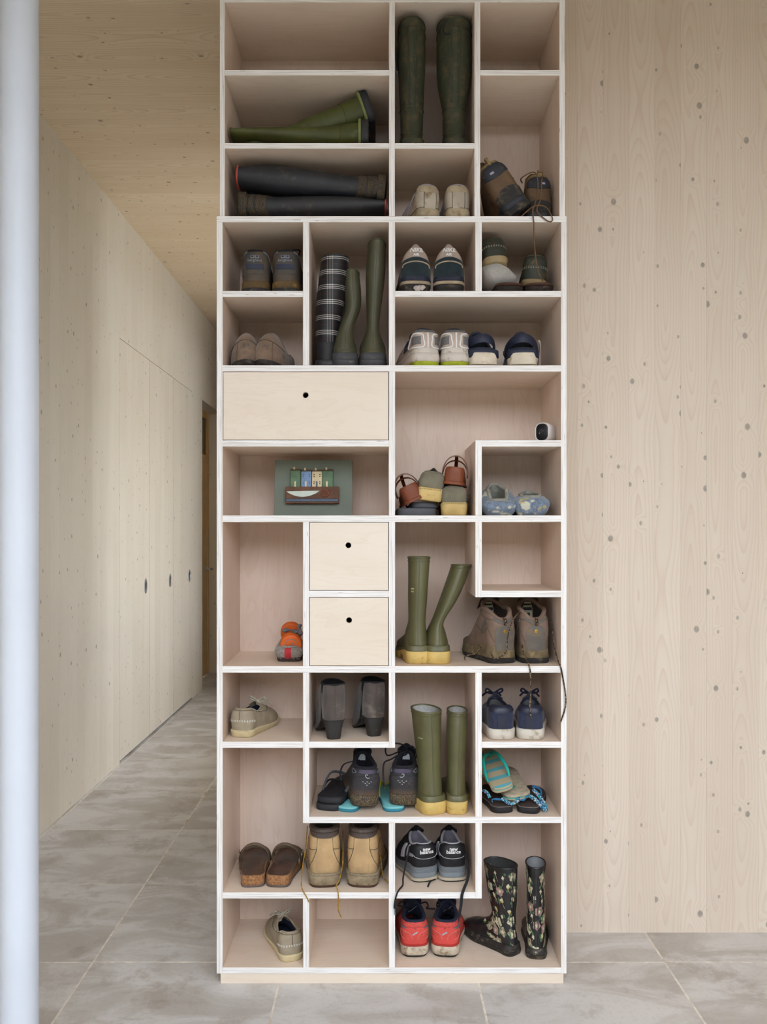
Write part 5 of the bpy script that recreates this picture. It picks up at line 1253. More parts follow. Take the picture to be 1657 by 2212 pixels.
# --- navy sneakers with off-white cup soles
M['navy_suede'] = B('navy_suede', '#2a3047', 0.9, 0.2, 40, bump=0.3, bscale=250, sheen=0.15)
M['navy_leather'] = B('navy_leather', '#25283a', 0.4, 0.1, 25)
M['offwhite'] = B('off_white_rubber', '#cdc6ba', 0.6, 0.06, 20, dirt='#a2967f', dscale=25, damt=0.3)
M['navy_lace'] = B('navy_lace', '#1e2138', 0.8, 0.1)
for (px, rz, side, lbl) in ((1086, 3, -1, 'navy sneaker with off-white sole below the hiking boots, the left of the pair'), (1146, -9, 1, 'navy sneaker with off-white sole below the hiking boots, the right of the pair')):
    t = item('sneaker', lbl, 'shoe', px, 10, 0.018, rz, group=G)
    sh = Shoe(L=0.272, wh=0.080, wb=0.102, side=side, sole=(0.032, 0.028), spring=0.006, opening=(0.010, 0.52, 0.032), collar=(0.066, 0.054, 0.068), vamp=0.5, bulge=0.002)
    sh.soled('sole', M['offwhite'], t, 0, 1, 0.001, 0.003, rnd=0.003); sh.upper(M['navy_suede'], t); sh.lining(M['grey_mesh'], t); sh.collar_tube(M['navy_leather'], t, 0.004); sh.tongue(M['navy_suede'], t, 0.022, 0.04)
    sh.patch('heel_tab', M['navy_leather'], t, -0.09, 0.09, lambda q: 0.50 + 0.10*abs(2*q - 1)**0.7, lambda q: 0.97, 0.0028); sh.patch('heel_strip', M['navy_leather'], t, -0.022, 0.022, 0.04, 0.46, 0.0018, 6, 5)
    sh.line('sole_stitching', M['beige_lace'], t, [(x/24, 0.02) for x in range(-11, 12)], 0.0008)
    sh.cross_laces(M['navy_lace'], t, 4, 0.045, 0.6, 0.96, 0.0026); bow(t, sh, M['navy_lace'], 0.003, 0.9, 0.010)

# --- olive boots with yellow soles, grey lining showing
t = item('rubber_boot', 'green rubber boot with yellow sole in the lower shelf, left one with oval mouth', 'boot', 944, 11, 0.018, 20, group=G)
b = yellow_boot(t, -1, 0.300, (0.000, 0.118, 0.043), (0.004, 0.112, 0.040), (0.008, 0.108, 0.036), (0.016, 0.108, 0.034), lean=(0.002, 0.03), L=0.25, slope=0.004, wh=0.076)
b.patch('printed_name', B('faint_print', '#8e9070', 0.7), t, 0.14, 0.21, 0.106, 0.112, 0.0006, 6, 2)
t = item('rubber_boot', 'green rubber boot with yellow sole in the lower shelf, right one beside the divider', 'boot', 988, 11, 0.018, -1, group=G)
b = yellow_boot(t, 1, 0.298, (0.004, 0.118, 0.031), (0.004, 0.112, 0.033), (0.008, 0.108, 0.030), (0.016, 0.108, 0.028), lean=(0.006, 0.03), L=0.25, slope=0.0, wh=0.062)

# --- black flip-flops, turquoise flip-flops and muddy black running shoes on them
M['ff_black'] = B('black_foam', '#2b2b2f', 0.7, 0.1, 40); M['ff_tex'] = B('black_textured_footbed', '#222226', 0.5, 0.4, 160, bump=1.0, bscale=260); M['ff_strap'] = B('grey_black_strap', '#5c6064', 0.4, 0.1)
M['turq'] = B('turquoise_foam', '#78bfc4', 0.65, 0.05, 20, dirt='#6b9c9e', dscale=30, damt=0.15); M['teal_d'] = B('deep_teal_foam', '#2f7f94', 0.6, 0.08, 20); M['yel'] = B('yellow_print', '#c8ac2e', 0.6, 0.05); M['yel_strap'] = B('yellow_strap', '#c9c22f', 0.5, 0.05)
for k, (px, d, rz, lift, lbl, rx_) in enumerate(((706, 0.052, -14, 0.0, 'black textured flip-flop at the bottom of its stack beside the turquoise pair', 0), (708, 0.058, -17, 0.0205, 'black textured flip-flop with pale-edged strap on top of its pair', 1.5))):
    t = item('flip_flop', lbl, 'sandal', px, 11, d, rz, rx_, 0, lift, G)
    f = flipflop(t, -1, (('sole', M['ff_black'], 0, 0.93, 0.0), ('footbed', M['ff_tex'], 0.9, 1.0, -0.002)), 0.255, 0.082, 0.102, (0.020, 0.016), straps=False)
    mb = MB()
    for sg in (-1, 1): mb.tube(crom([(0.006, 0.185, 0.020), (0.006 + sg*0.010, 0.182, 0.036), (sg*0.036, 0.150, 0.052), (sg*0.044, 0.110, 0.040), (sg*0.038, 0.060, 0.022)], 24), 0.0035 if k else 0.003, 8, flat=1.5)
    mb.build('strap', M['ff_strap'] if k else M['ff_black'], t)
for (px, rz, side, lbl) in ((745, -19, -1, 'turquoise flip-flop under the left muddy black running shoe'), (853, 6, 1, 'turquoise flip-flop under the right muddy black running shoe')):
    t = item('flip_flop', lbl, 'sandal', px, 11, 0.042, rz, group=G)
    f = flipflop(t, side, (('sole', M['teal_d'], 0, 0.6, 0.0), ('footbed', M['turq'], 0.55, 1.0, 0.0)), 0.25, 0.066, 0.092, (0.015, 0.013), strap=M['yel_strap'], sr=0.003)
    mb = MB(); mb.loft([[(0.003 + 0.008*math.cos(a)*w, 0.070 + 0.005*math.sin(a)*w, f.zt(0.07) + z) for a in (2*PI*k/14 for k in range(14))] for w, z in ((1, -0.001), (1, 0.0006), (0.8, 0.0008))], False, True); mb.build('yellow_mark', M['yel'], t)
M['run_blk'] = B('muddy_black_synthetic', '#302f33', 0.7, 0.15, 30, dirt='#7d6040', dscale=90, damt=0.3, dz=0.06, bump=0.2)
M['run_mud'] = B('muddy_black_sole', '#3a352f', 0.8, 0.2, 60, dirt='#7a6748', dscale=300, damt=0.55, bump=0.5, bscale=200)
M['run_tex'] = B('black_knit', '#232128', 0.95, 0.2, 160); M['run_purple'] = B('purple_grey_tab', '#4d4658', 0.8, 0.15); M['run_grey'] = B('grey_piping', '#6f727c', 0.5, 0.1); M['label_w'] = B('white_label', '#aab0b2', 0.8, 0.06)
M['lace_blk'] = B('black_lace', '#1b1a1f', 0.8, 0.15)
def runner(t, side, um, sole, mud, inn, coll, collar, wh=0.086, dots=True, sl=0.030):
    sh = Shoe(L=0.255, wh=wh, wb=0.102, side=side, sole=(sl, sl - 0.008), spring=0.016, opening=(0.008, 0.50, 0.034), collar=collar, vamp=0.6, vm=1.6, bulge=0.003, peak=True)
    sh.upper(um, t); sh.lining(inn, t, thick=0.006); sh.collar_tube(coll, t, 0.006); sh.tongue(inn, t, 0.030, 0.05, 0.004)
    return sh
for (px, rz, side, d, lift, ry_, lbl, cl) in ((790, 9, -1, 0.040, 0.0165, 3, 'muddy black running shoe standing on the left turquoise flip-flop', 0), (869, -8, 1, 0.050, 0.0165, 0, 'muddy black running shoe standing on the right turquoise flip-flop', 1)):
    t = item('running_shoe', lbl, 'shoe', px, 11, d, rz, 0, ry_, lift, G)
    sh = runner(t, side, M['run_blk'], M['run_mud'], M['run_mud'], M['run_tex'], M['run_tex'], (0.084, 0.082, 0.104), wh=0.084)
    sh.soled('sole', M['run_mud'], t, 0, 1.15, 0.0005, 0.001, rnd=0.004)
    sh.patch('heel_tab', M['run_purple'], t, -0.045, 0.045, lambda q: 0.66 - 0.04*math.sin(PI*q), lambda q: 0.76 + 0.06*math.sin(PI*q), 0.003)
    sh.patch('heel_counter', M['run_blk'], t, -0.09, 0.09, 0.06, lambda q: 0.46 + 0.08*math.sin(PI*q), 0.0022)
    for sg in (-1, 1): sh.line('piping', M['run_grey'], t, [(sg*0.065, 0.66), (sg*0.10, 0.60), (sg*0.14, 0.68), (sg*0.12, 0.74), (sg*0.08, 0.72)], 0.0016, 0.0015, closed=True, n=30)
    sh.line('heel_emblem', M['label_w'], t, [(-0.012, 0.50), (0.0, 0.49), (0.010, 0.56), (0.004, 0.60), (-0.002, 0.58)], 0.0011, 0.0028, n=20)
    mb = MB()
    for (a, b2) in ((-0.020, 0.385), (0.0, 0.385), (0.020, 0.385), (-0.011, 0.345), (0.009, 0.345), (0.0, 0.30)):
        q = sh.S(a, b2); n_ = sh.nrm(a, b2); x_ = n_.orthogonal().normalized(); y_ = n_.cross(x_)
        mb.loft([[tuple(q + n_*o + (x_*math.cos(g_) + y_*math.sin(g_))*r) for g_ in (2*PI*k/8 for k in range(8))] for r, o in ((0.0017, 0.0018), (0.0017, 0.0032), (0.0010, 0.0036))], False, True)
    mb.build('reflective_dots', M['label_w'], t)
    f = sh.top(0.5); mb = MB(); mb.box(-0.013, 0.010, f.y - 0.012, f.y - 0.009, f.z - 0.018, f.z + 0.002); mb.build('tongue_label', M['label_w'], t, smooth=False, xf=Matrix.Rotation(R_(-3), 4, 'X'))
    sh.cross_laces(M['lace_blk'], t, 4, 0.05, 0.55, 0.97, 0.0024)
    if cl == 0: cord(t, 'lace', M['lace_blk'], [Pt(783, 1640, 0.17), Pt(760, 1645, 0.14), Pt(742, 1652, 0.11), Pt(735, 1670, 0.09), Pt(738, 1685, 0.09)], 0.0030, 30, flat=0.5)
    else:
        cord(t, 'lace', M['lace_blk'], [Pt(865, 1622, 0.17), Pt(838, 1632, 0.14), Pt(833, 1618, 0.13), Pt(840, 1608, 0.13), Pt(860, 1606, 0.14), Pt(875, 1612, 0.15), Pt(880, 1625, 0.16), Pt(872, 1632, 0.17)], 0.0026, 50)
        cord(t, 'lace', M['lace_blk'], [Pt(868, 1622, 0.17), Pt(880, 1614, 0.15), Pt(892, 1613, 0.14), Pt(900, 1628, 0.14), Pt(896, 1640, 0.15), Pt(885, 1645, 0.17)], 0.0026, 30)
        cord(t, 'lace', M['lace_blk'], [Pt(862, 1630, 0.17), Pt(845, 1640, 0.13), Pt(830, 1648, 0.10), Pt(828, 1675, 0.08), Pt(831, 1700, 0.07)], 0.0026, 30)

# --- striped flip-flops piled on black thong sandals with blue cords
M['ts_black'] = B('black_sandal_sole', '#211f21', 0.7, 0.12, 40); M['ts_foot'] = B('dark_brown_footbed', '#453934', 0.75, 0.15, 40); M['ts_pipe'] = B('grey_edge_stitch', '#77716b', 0.8, 0.1, 100)
M['blue_cord'] = B('blue_cord', '#2c6f9e', 0.7, 0.15, 80); 
def mat_braid():
    t = NT('blue_white_braid'); n = t.noise(t.coord(), 190, 1); n2 = t.noise(t.coord(), 120, 0)
    col = t.mix(t.ramp(n, 0.5, 0.56), srgb('#2a6794'), srgb('#c6ccc8')); col = t.mix(t.ramp(n2, 0.58, 0.62), col, srgb('#3fa6b8')); return t.out(col, 0.75, 0.2)
M['braid'] = mat_braid()
def braided(t, pts, r=0.0035, n=48, wl=5.0):
    c = crom([local(t, p) for p in pts], n); mb = MB()
    for k in range(3):
        q = []
        for i, p in enumerate(c):
            tg = (c[min(i+1, n-1)] - c[max(i-1, 0)]).normalized(); a = Vector((0, 0, 1)).cross(tg)
            a = a.normalized() if a.length > 1e-4 else Vector((1, 0, 0)); b3 = tg.cross(a); ph = wl*2*PI*i/n + 2*PI*k/3
            q.append(p + a*r*1.3*math.sin(ph) + b3*r*0.6*math.sin(2*ph))
        mb.tube(q, r*0.75, 6)
    mb.build('braided_cord', M['braid'], t)
for (px, d, rz, side, lbl) in ((1088, 0.030, 7, -1, 'black thong sandal with blue cords under the striped flip-flops, left one'), (1140, 0.026, -15, 1, 'black thong sandal with blue cords under the striped flip-flops, right one')):
    t = item('thong_sandal', lbl, 'sandal', px, 11, d, rz, group=G)
    f = flipflop(t, side, (('sole', M['ts_black'], 0, 0.92, 0.0), ('footbed', M['ts_foot'], 0.88, 1.0, -0.003)), 0.235, 0.068, 0.088, (0.019, 0.016), straps=False)
    mb = MB(); mb.tube([(q.x, q.y, f.zt(q.y) - 0.0005) for q in (f.outl(i/72, -0.002) for i in range(72))], 0.0011, 6, closed=True); mb.build('edge_stitching', M['ts_pipe'], t)
    if side < 0:
        braided(t, [Pt(1044, 1707, 0.10), Pt(1052, 1712, 0.085), Pt(1058, 1722, 0.075)], 0.003, 24, 3)
        for o_ in (0, 0.004, 0.008): cord(t, 'cord', M['blue_cord'], [Pt(1064, 1732, 0.045), Pt(1063, 1727, 0.05 + o_), Pt(1072, 1725 + o_*300, 0.06), Pt(1085, 1726 + o_*300, 0.06)], 0.0016, 20)
        braided(t, [Pt(1085, 1724, 0.062), Pt(1092, 1730, 0.055), Pt(1100, 1735, 0.048), Pt(1110, 1735, 0.048), Pt(1118, 1729, 0.055), Pt(1122, 1724, 0.06)], 0.0034, 48, 4)
    else:
        for o_ in (0, 0.004, 0.008): cord(t, 'cord', M['blue_cord'], [Pt(1122, 1726 + o_*300, 0.06), Pt(1132, 1727 + o_*250, 0.06), Pt(1138, 1720 + o_*200, 0.065), Pt(1145, 1718, 0.07)], 0.0016, 20)
        braided(t, [Pt(1145, 1719, 0.07), Pt(1156, 1727, 0.062), Pt(1164, 1735, 0.055), Pt(1172, 1743, 0.045), Pt(1180, 1750, 0.034)], 0.0040, 56, 5)
        braided(t, [Pt(1152, 1706, 0.10), Pt(1162, 1716, 0.085), Pt(1172, 1730, 0.066), Pt(1179, 1745, 0.042)], 0.0034, 48, 5)
        for o_ in (0, 0.006, 0.012): cord(t, 'cord', M['blue_cord'], [Pt(1150, 1698 + o_*300, 0.14), Pt(1160, 1699 + o_*250, 0.14), Pt(1168, 1706 + o_*150, 0.13), Pt(1170 - o_*300, 1716, 0.12), Pt(1164 - o_*200, 1722, 0.10)], 0.0018, 24)
M['ff_beige'] = B('beige_foam', '#b4a488', 0.75, 0.10, 40, dirt='#8b7a5c', dscale=40, damt=0.25); M['ff_mint'] = B('turquoise_line', '#4fae9f', 0.6, 0.1); M['ff_aqua'] = B('aqua_strap', '#1fa89a', 0.35, 0.06)
M['ff_tread'] = B('beige_treaded_sole', '#aea28c', 0.85, 0.15, 60, bump=1.0, bscale=110)
def mat_stripe():
    t = NT('striped_footbed'); v = t.coord(); sp = t.n('ShaderNodeSeparateXYZ'); t.l(v, sp.inputs[0])
    f = t.math('FRACT', t.math('DIVIDE', t.math('ADD', sp.outputs[1], 0.016), 0.048)); d = t.math('ABSOLUTE', t.math('SUBTRACT', f, 0.5))
    col = t.mix(t.ramp(d, 0.20, 0.18), srgb('#b0a184'), srgb('#5aa3ad')); return t.out(col, 0.7, 0.3)
M['ff_stripe'] = mat_stripe()
# one lies sole up, the other leans across it
t = item('flip_flop', 'beige flip-flop lying with its treaded sole up under its pair', 'sandal', 1122, 11, 0.060, 0, 0, 0, 0.046, G)
_Y = Vector((-0.16, 0.95, 0.14)).normalized(); _Z = Vector((0.08, 0.14, -0.98)); _X = _Y.cross(_Z).normalized(); _Z = _X.cross(_Y)
t.rotation_euler = Matrix((_X, _Y, _Z)).transposed().to_euler(); f = flipflop(t, 1, (('tread', M['ff_tread'], 0, 0.45, 0.0), ('line', M['ff_mint'], 0.42, 0.72, -0.0006), ('sole', M['ff_beige'], 0.70, 1.0, 0.0)), 0.225, 0.082, 0.102, (0.016, 0.014), straps=False)
mb = MB(); mb.tube([(0.004 + 0.007*math.cos(a), 0.055 + 0.005*math.sin(a), -0.0005) for a in (2*PI*k/16 for k in range(16))], 0.0022, 6, closed=True); mb.build('strap_plug', M['ff_aqua'], t)
t = item('flip_flop', 'beige flip-flop with blue stripes and aqua strap on top of the pile', 'sandal', 1090, 11, 0.045, 26, 0, 0, 0.060, G)
t.rotation_euler = (R_(16), R_(-14), R_(5)); f = flipflop(t, -1, (('sole', M['ff_beige'], 0, 0.45, 0.0), ('line', M['ff_mint'], 0.42, 0.62, -0.0006), ('rim', M['ff_beige'], 0.6, 0.96, 0.0), ('footbed', M['ff_stripe'], 0.9, 1.0, -0.003)), 0.225, 0.068, 0.088, (0.017, 0.015), strap=M['ff_aqua'], sr=0.0042, sh_=0.040, flat=1.0, post_y=.78, side_y=.22)

# --- cork sandals
M['cork'] = B('cork', '#a87c54', 0.9, 0.35, 200, c2='#7d5434', bump=0.5, bscale=260)
M['cork_bed'] = B('worn_brown_footbed', '#543524', 0.4, 0.3, 22, c2='#35241b')
M['taupe_strap'] = B('taupe_nubuck_strap', '#665645', 0.8, 0.12, 40, bump=0.2); M['cork_out'] = B('grey_brown_outsole', '#5f5450', 0.75, 0.15, 40)
for (px, rz, side, lbl) in ((546, 6, -1, 'brown cork-soled sandal beside the tan work boots, the left of the pair'), (598, -5, 1, 'brown cork-soled sandal beside the tan work boots, the right of the pair')):
    t = item('cork_sandal', lbl, 'sandal', px, 12, 0.034, rz, group=G)
    sh = Shoe(L=0.255, wh=0.072, wb=0.096, side=side, sole=(0.022, 0.020), spring=0.008, opening=(0.004, 0.955, 0.030), collar=(0.010, 0.006, 0.004), vamp=0.0, bulge=0.002, heel_flat=0.3)
    sh.op = (0.005, 0.955, 0.031)
    sh.soled('outsole', M['cork_out'], t, 0, 0.30, 0.001, 0.001, wave=0.0); sh.soled('cork_sole', M['cork'], t, 0.28, 0.95, 0.0, 0.0, rnd=0.0005)
    f = sh; mb = MB(); kz = lambda q: (1.0 if q.y < 0.4*f.L else lerp(1.0, 0.5, sst(0.4, 0.55, q.y/f.L)))
    mb.loft([[(q.x, q.y, f.zt(q.y) + z0_ + dz*kz(q)) for q in (f.outl(i/72, o_) for i in range(72))] for o_, z0_, dz in ((0.0, -0.002, 0.0), (0.0005, 0.003, 0.009), (-0.002, 0.003, 0.011), (-0.004, 0.003, 0.008))]); mb.build('cork_rim', M['cork'], t, angle=60)
    mb = MB(); rg = []
    for o_, dz in ((-0.002, 0.0105), (-0.004, 0.0095), (-0.010, 0.003), (-0.020, 0.002)): rg.append([(q.x, q.y, f.zt(q.y) + dz*kz(q) + 0.003) for q in (f.outl(i/72, o_) for i in range(72))])
    mb.loft(rg, False, True); mb.build('footbed', M['cork_bed'], t, angle=80)
    for (y_, hgt, w_, nm) in ((0.150, 0.070, 0.0060, 'ankle_strap'), (0.180, 0.044, 0.016, 'instep_strap')):
        xa = abs(f.outl(0.25).x)*1.06; arc = [Vector((-(xa + 0.003)*math.cos(a)*(1 if nm == 'instep_strap' else 0.92), y_ - (0.022*math.sin(a) if nm == 'ankle_strap' else 0.0), 0.016 + hgt*abs(math.sin(a))**0.75)) for a in (PI*k/26 for k in range(27))]
        mb = MB(); mb.tube(arc, w_, 8, flat=0.22 if nm == 'instep_strap' else 0.45, up=(1, 0, 0)); mb.build(nm, M['taupe_strap'], t)
    for y_, zz in ((0.108, 0.040), (0.150, 0.045), (0.168, 0.045)): 
        mb = MB(); xo = side*(abs(f.outl(0.25).x)*1.10 + 0.001); mb.tube([(xo, y_ + 0.007*math.cos(a), zz + 0.009*math.sin(a)) for a in (2*PI*k/14 for k in range(14))], 0.0014, 6, closed=True); mb.build('buckle', M['zip'], t)
    sh2 = sh; mb = MB(); mb.tube(crom([(side*0.040, 0.150, 0.030), (side*0.041, 0.095, 0.034), (side*0.038, 0.045, 0.030)], 12), 0.008, 8, flat=0.25, up=(1, 0, 0)); mb.build('side_strap', M['taupe_strap'], t)

# --- tan work boots with padded dark collars
M['wheat'] = B('wheat_nubuck', '#b99a70', 0.9, 0.12, 22, dirt='#8d7a5c', dscale=18, damt=0.3, dz=0.075, bump=0.2, bscale=260)
M['wheat_sole'] = B('muddy_tan_sole', '#8f7f66', 0.85, 0.2, 40, dirt='#6a604e', dscale=45, damt=0.4, bump=0.35, bscale=160)
M['pad_brown'] = B('dark_brown_padded_collar', '#473a33', 0.6, 0.15, 40, dirt='#8a7c68', dscale=60, damt=0.15)
M['lace_y'] = B('yellow_brown_lace', '#b5902e', 0.8, 0.3, 150, c2='#6e4a22')
for (px, rz, side, lbl) in ((702, 5, -1, 'muddy tan work boot, the left of the pair with yellow laces hanging'), (781, -6, 1, 'muddy tan work boot, the right of the pair beside the upright')):
    t = item('work_boot', lbl, 'boot', px, 12, 0.030, rz, group=G)
    sh = Shoe(L=0.285, wh=0.094, wb=0.114, side=side, sole=(0.038, 0.032), spring=0.012, opening=(0.014, 0.42, 0.040), collar=(0.124, 0.126, 0.132), vamp=0.85, vm=2.4, bulge=0.003)
    sh.soled('outsole', M['slip_brown'], t, 0, 0.2, -0.001, 0.0); sh.soled('sole', M['wheat_sole'], t, 0.16, 1.0, 0.001, 0.003, rnd=0.003); sh.soled('welt', M['wheat_sole'], t, 0.98, 1.14, 0.0045, 0.004, rnd=0.001)
    sh.upper(M['wheat'], t); sh.lining(M['hb_in'], t, thick=0.008); sh.collar_tube(M['pad_brown'], t, 0.010, dz=0.004); sh.tongue(M['wheat'], t, 0.02, 0.06)
    sh.patch('padded_collar', M['pad_brown'], t, -0.24, 0.24, lambda q: 0.83 - 0.13*math.sin(PI*q)**4, 0.995, 0.004, 24, 6)
    sh.patch('heel_stay', M['wheat'], t, -0.035, 0.035, 0.06, 0.69, 0.0016, 8, 8)
    for sg in (-1, 1):
        sh.line('seam', M['stitch_dk'], t, [(sg*0.037, 0.70), (sg*0.037, 0.45), (sg*0.06, 0.22), (sg*0.11, 0.06)], 0.0009); sh.line('seam', M['stitch_dk'], t, [(sg*0.038, 0.44), (sg*0.10, 0.42), (sg*0.20, 0.50)], 0.0010)
        for k in range(1): sh.dashes('stitching', M['beige_sole'], t, [(sg*0.031, 0.68), (sg*0.031, 0.45), (sg*0.05, 0.24)], 14, 0.0007)
    if side > 0: sh.line('embossed_mark', M['stitch_dk'], t, [(0.115, 0.30), (0.12, 0.36), (0.125, 0.30), (0.12, 0.25), (0.115, 0.30), (0.12, 0.27)], 0.0010, n=24)
    sh.cross_laces(M['lace_y'], t, 5, 0.05, 0.45, 0.95, 0.0024)
    if side < 0:
        cord(t, 'lace', M['lace_y'], [Pt(664, 1785, 0.15), Pt(662, 1815, 0.10), Pt(660, 1835, 0.07), Pt(654, 1870, 0.04), Pt(651, 1905, 0.010), Pt(652, 1917, 0.002), Pt(656, 1927, -0.003), Pt(662, 1937, -0.004), Pt(668, 1949, -0.004)], 0.0018, 40)
        cord(t, 'lace', M['lace_y'], [Pt(741, 1795, 0.16), Pt(741, 1840, 0.08), Pt(740, 1870, 0.05), Pt(733, 1900, 0.015), Pt(726, 1914, 0.003), Pt(730, 1924, -0.003), Pt(731, 1945, -0.005), Pt(731, 1965, -0.004), Pt(734, 1975, -0.002), Pt(737, 1982, 0.0)], 0.0018, 40)
    else:
        cord(t, 'lace', M['lace_y'], [Pt(802, 1793, 0.13), Pt(812, 1820, 0.11), Pt(822, 1850, 0.10), Pt(826, 1885, 0.085), Pt(832, 1900, 0.07), Pt(839, 1906, 0.065)], 0.0018, 30)

# --- black trainers with grey soles
M['nb_black'] = B('black_suede', '#1f1e20', 0.9, 0.25, 60, bump=0.2, bscale=300); M['nb_panel'] = B('black_panel', '#17171a', 0.55, 0.15); M['nb_grey'] = B('silver_grey_piping', '#a9a8ae', 0.5, 0.05); M['nb_mid'] = B('grey_blue_midsole', '#7d858b', 0.55, 0.06, 20); M['nb_rib'] = B('ribbed_grey_cup', '#6a6c6d', 0.7, 0.08); M['nb_low'] = B('dirty_beige_edge', '#b1a590', 0.7, 0.12, 30); M['nb_in'] = B('lilac_grey_lining', '#8c8894', 0.95, 0.1, 100)
def letter_n(sh, t, mat, u0, u1, v0, v1):
    for a, b2 in (((u0, v0), (u0 + 0.3*(u1 - u0), v1)), ((u0 + 0.3*(u1 - u0), v1), (u0 + 0.7*(u1 - u0), v0)), ((u0 + 0.7*(u1 - u0), v0), (u1, v1))):
        sh.line('letter_stroke', mat, t, [a, ((a[0] + b2[0])/2, (a[1] + b2[1])/2), b2], 0.0042, 0.0006, n=14)
for (px, rz, d, side, lbl) in ((922, 18, 0.075, -1, 'black suede trainer with grey sole turned to show its side letter'), (980, 4, 0.075, 1, 'black suede trainer with grey sole seen straight from behind')):
    t = item('trainer', lbl, 'shoe', px, 12, d, rz, group=G)
    sh = Shoe(L=0.225, wh=0.080, wb=0.094, side=side, sole=(0.036, 0.022), spring=0.014, opening=(0.010, 0.52, 0.030), collar=(0.076, 0.066, 0.086), vamp=0.55, bulge=0.002)
    sh.soled('outsole', M['outsole_dk'], t, 0, 0.16, 0.001, 0.003, rnd=0.0015); sh.soled('midsole_edge', M['nb_low'], t, 0.13, 0.36, 0.005, 0.0035); sh.soled('midsole', M['nb_mid'], t, 0.34, 0.82, 0.001, 0.002, wave=-0.001); sh.soled('heel_cup', M['nb_rib'], t, 0.80, 1.26, 0.0018, 0.000)
    mb = MB()
    for k in range(4): mb.tube([(q.x, q.y, lerp(sh.zb(q.y), sh.zt(q.y), 0.88 + 0.09*k)) for q in (sh.outl(-0.17 + 0.34*i/30, 0.0022 - 0.0003*k) for i in range(31))], 0.0010, 5)
    mb.build('cup_rib', M['nb_mid'], t)
    sh.upper(M['nb_black'], t); sh.lining(M['nb_in'], t, thick=0.006); sh.collar_tube(M['nb_grey'], t, 0.0042); sh.tongue(M['nb_panel'], t, 0.024, 0.045)
    sh.patch('heel_tab', M['nb_panel'], t, -0.085, 0.085, lambda q: 0.42 - 0.10*math.sin(PI*q)**2, 0.96, 0.0022)
    sh.line('tab_piping', M['nb_grey'], t, [(-0.09, 0.43), (-0.05, 0.35), (0, 0.325), (0.05, 0.35), (0.09, 0.43)], 0.0010, 0.0024)
    for sg in (-1, 1):
        sh.patch('side_flash', M['nb_grey'], t, sg*0.085, sg*0.17, lambda q: 0.36 - 0.06*q, lambda q: 0.44 - 0.02*q, 0.0024); sh.patch('side_flash', M['nb_grey'], t, sg*0.165, sg*0.185, 0.28, lambda q: 0.80, 0.0024, 4, 8)
        letter_n(sh, t, M['nb_grey'], sg*0.225, sg*0.265, 0.22, 0.74)
    sh.text('lettering', 'new', M['print_w'], t, 0.0, 0.64, 0.0150, off=0.0031, bold=0.0004); sh.text('lettering', 'balance', M['print_w'], t, 0.0, 0.53, 0.0150, off=0.0031, bold=0.0004)
    sh.cross_laces(M['lace_blk'], t, 4, 0.05, 0.55, 0.97, 0.0028)
    if side < 0:
        cord(t, 'lace', M['lace_blk'], [Pt(884, 1812, 0.20), Pt(884, 1835, 0.10), Pt(878, 1860, 0.06), Pt(871, 1895, 0.035), Pt(870, 1912, 0.02), Pt(862, 1922, 0.006), Pt(856, 1935, -0.006), Pt(852, 1955, -0.007), Pt(852, 1962, -0.007)], 0.0042, 50, flat=0.6, up=(0, 1, 0))
        cord(t, 'lace_tip', M['nb_mid'], [Pt(852, 1962, -0.007), Pt(852.5, 1969, -0.007), Pt(853, 1976, -0.006)], 0.0017, 6)
        cord(t, 'lace', M['lace_blk'], [Pt(940, 1899, 0.07), Pt(930, 1904, 0.055), Pt(926, 1911, 0.045), Pt(923, 1920, 0.033)], 0.0030, 16, flat=0.3)
    else:
        cord(t, 'lace', M['lace_blk'], [Pt(1000, 1822, 0.13), Pt(1006, 1850, 0.08), Pt(1012, 1880, 0.05), Pt(1010, 1900, 0.03), Pt(1003, 1918, 0.010), Pt(998, 1934, -0.006), Pt(996, 1955, -0.007), Pt(993, 1972, -0.005), Pt(991.5, 1982, -0.003)], 0.0050, 50, flat=0.25, up=(0, 1, 0))
        cord(t, 'lace_tip', M['lace_blk'], [Pt(991.5, 1981, -0.003), Pt(991, 1990, 0.0)], 0.0017, 6)

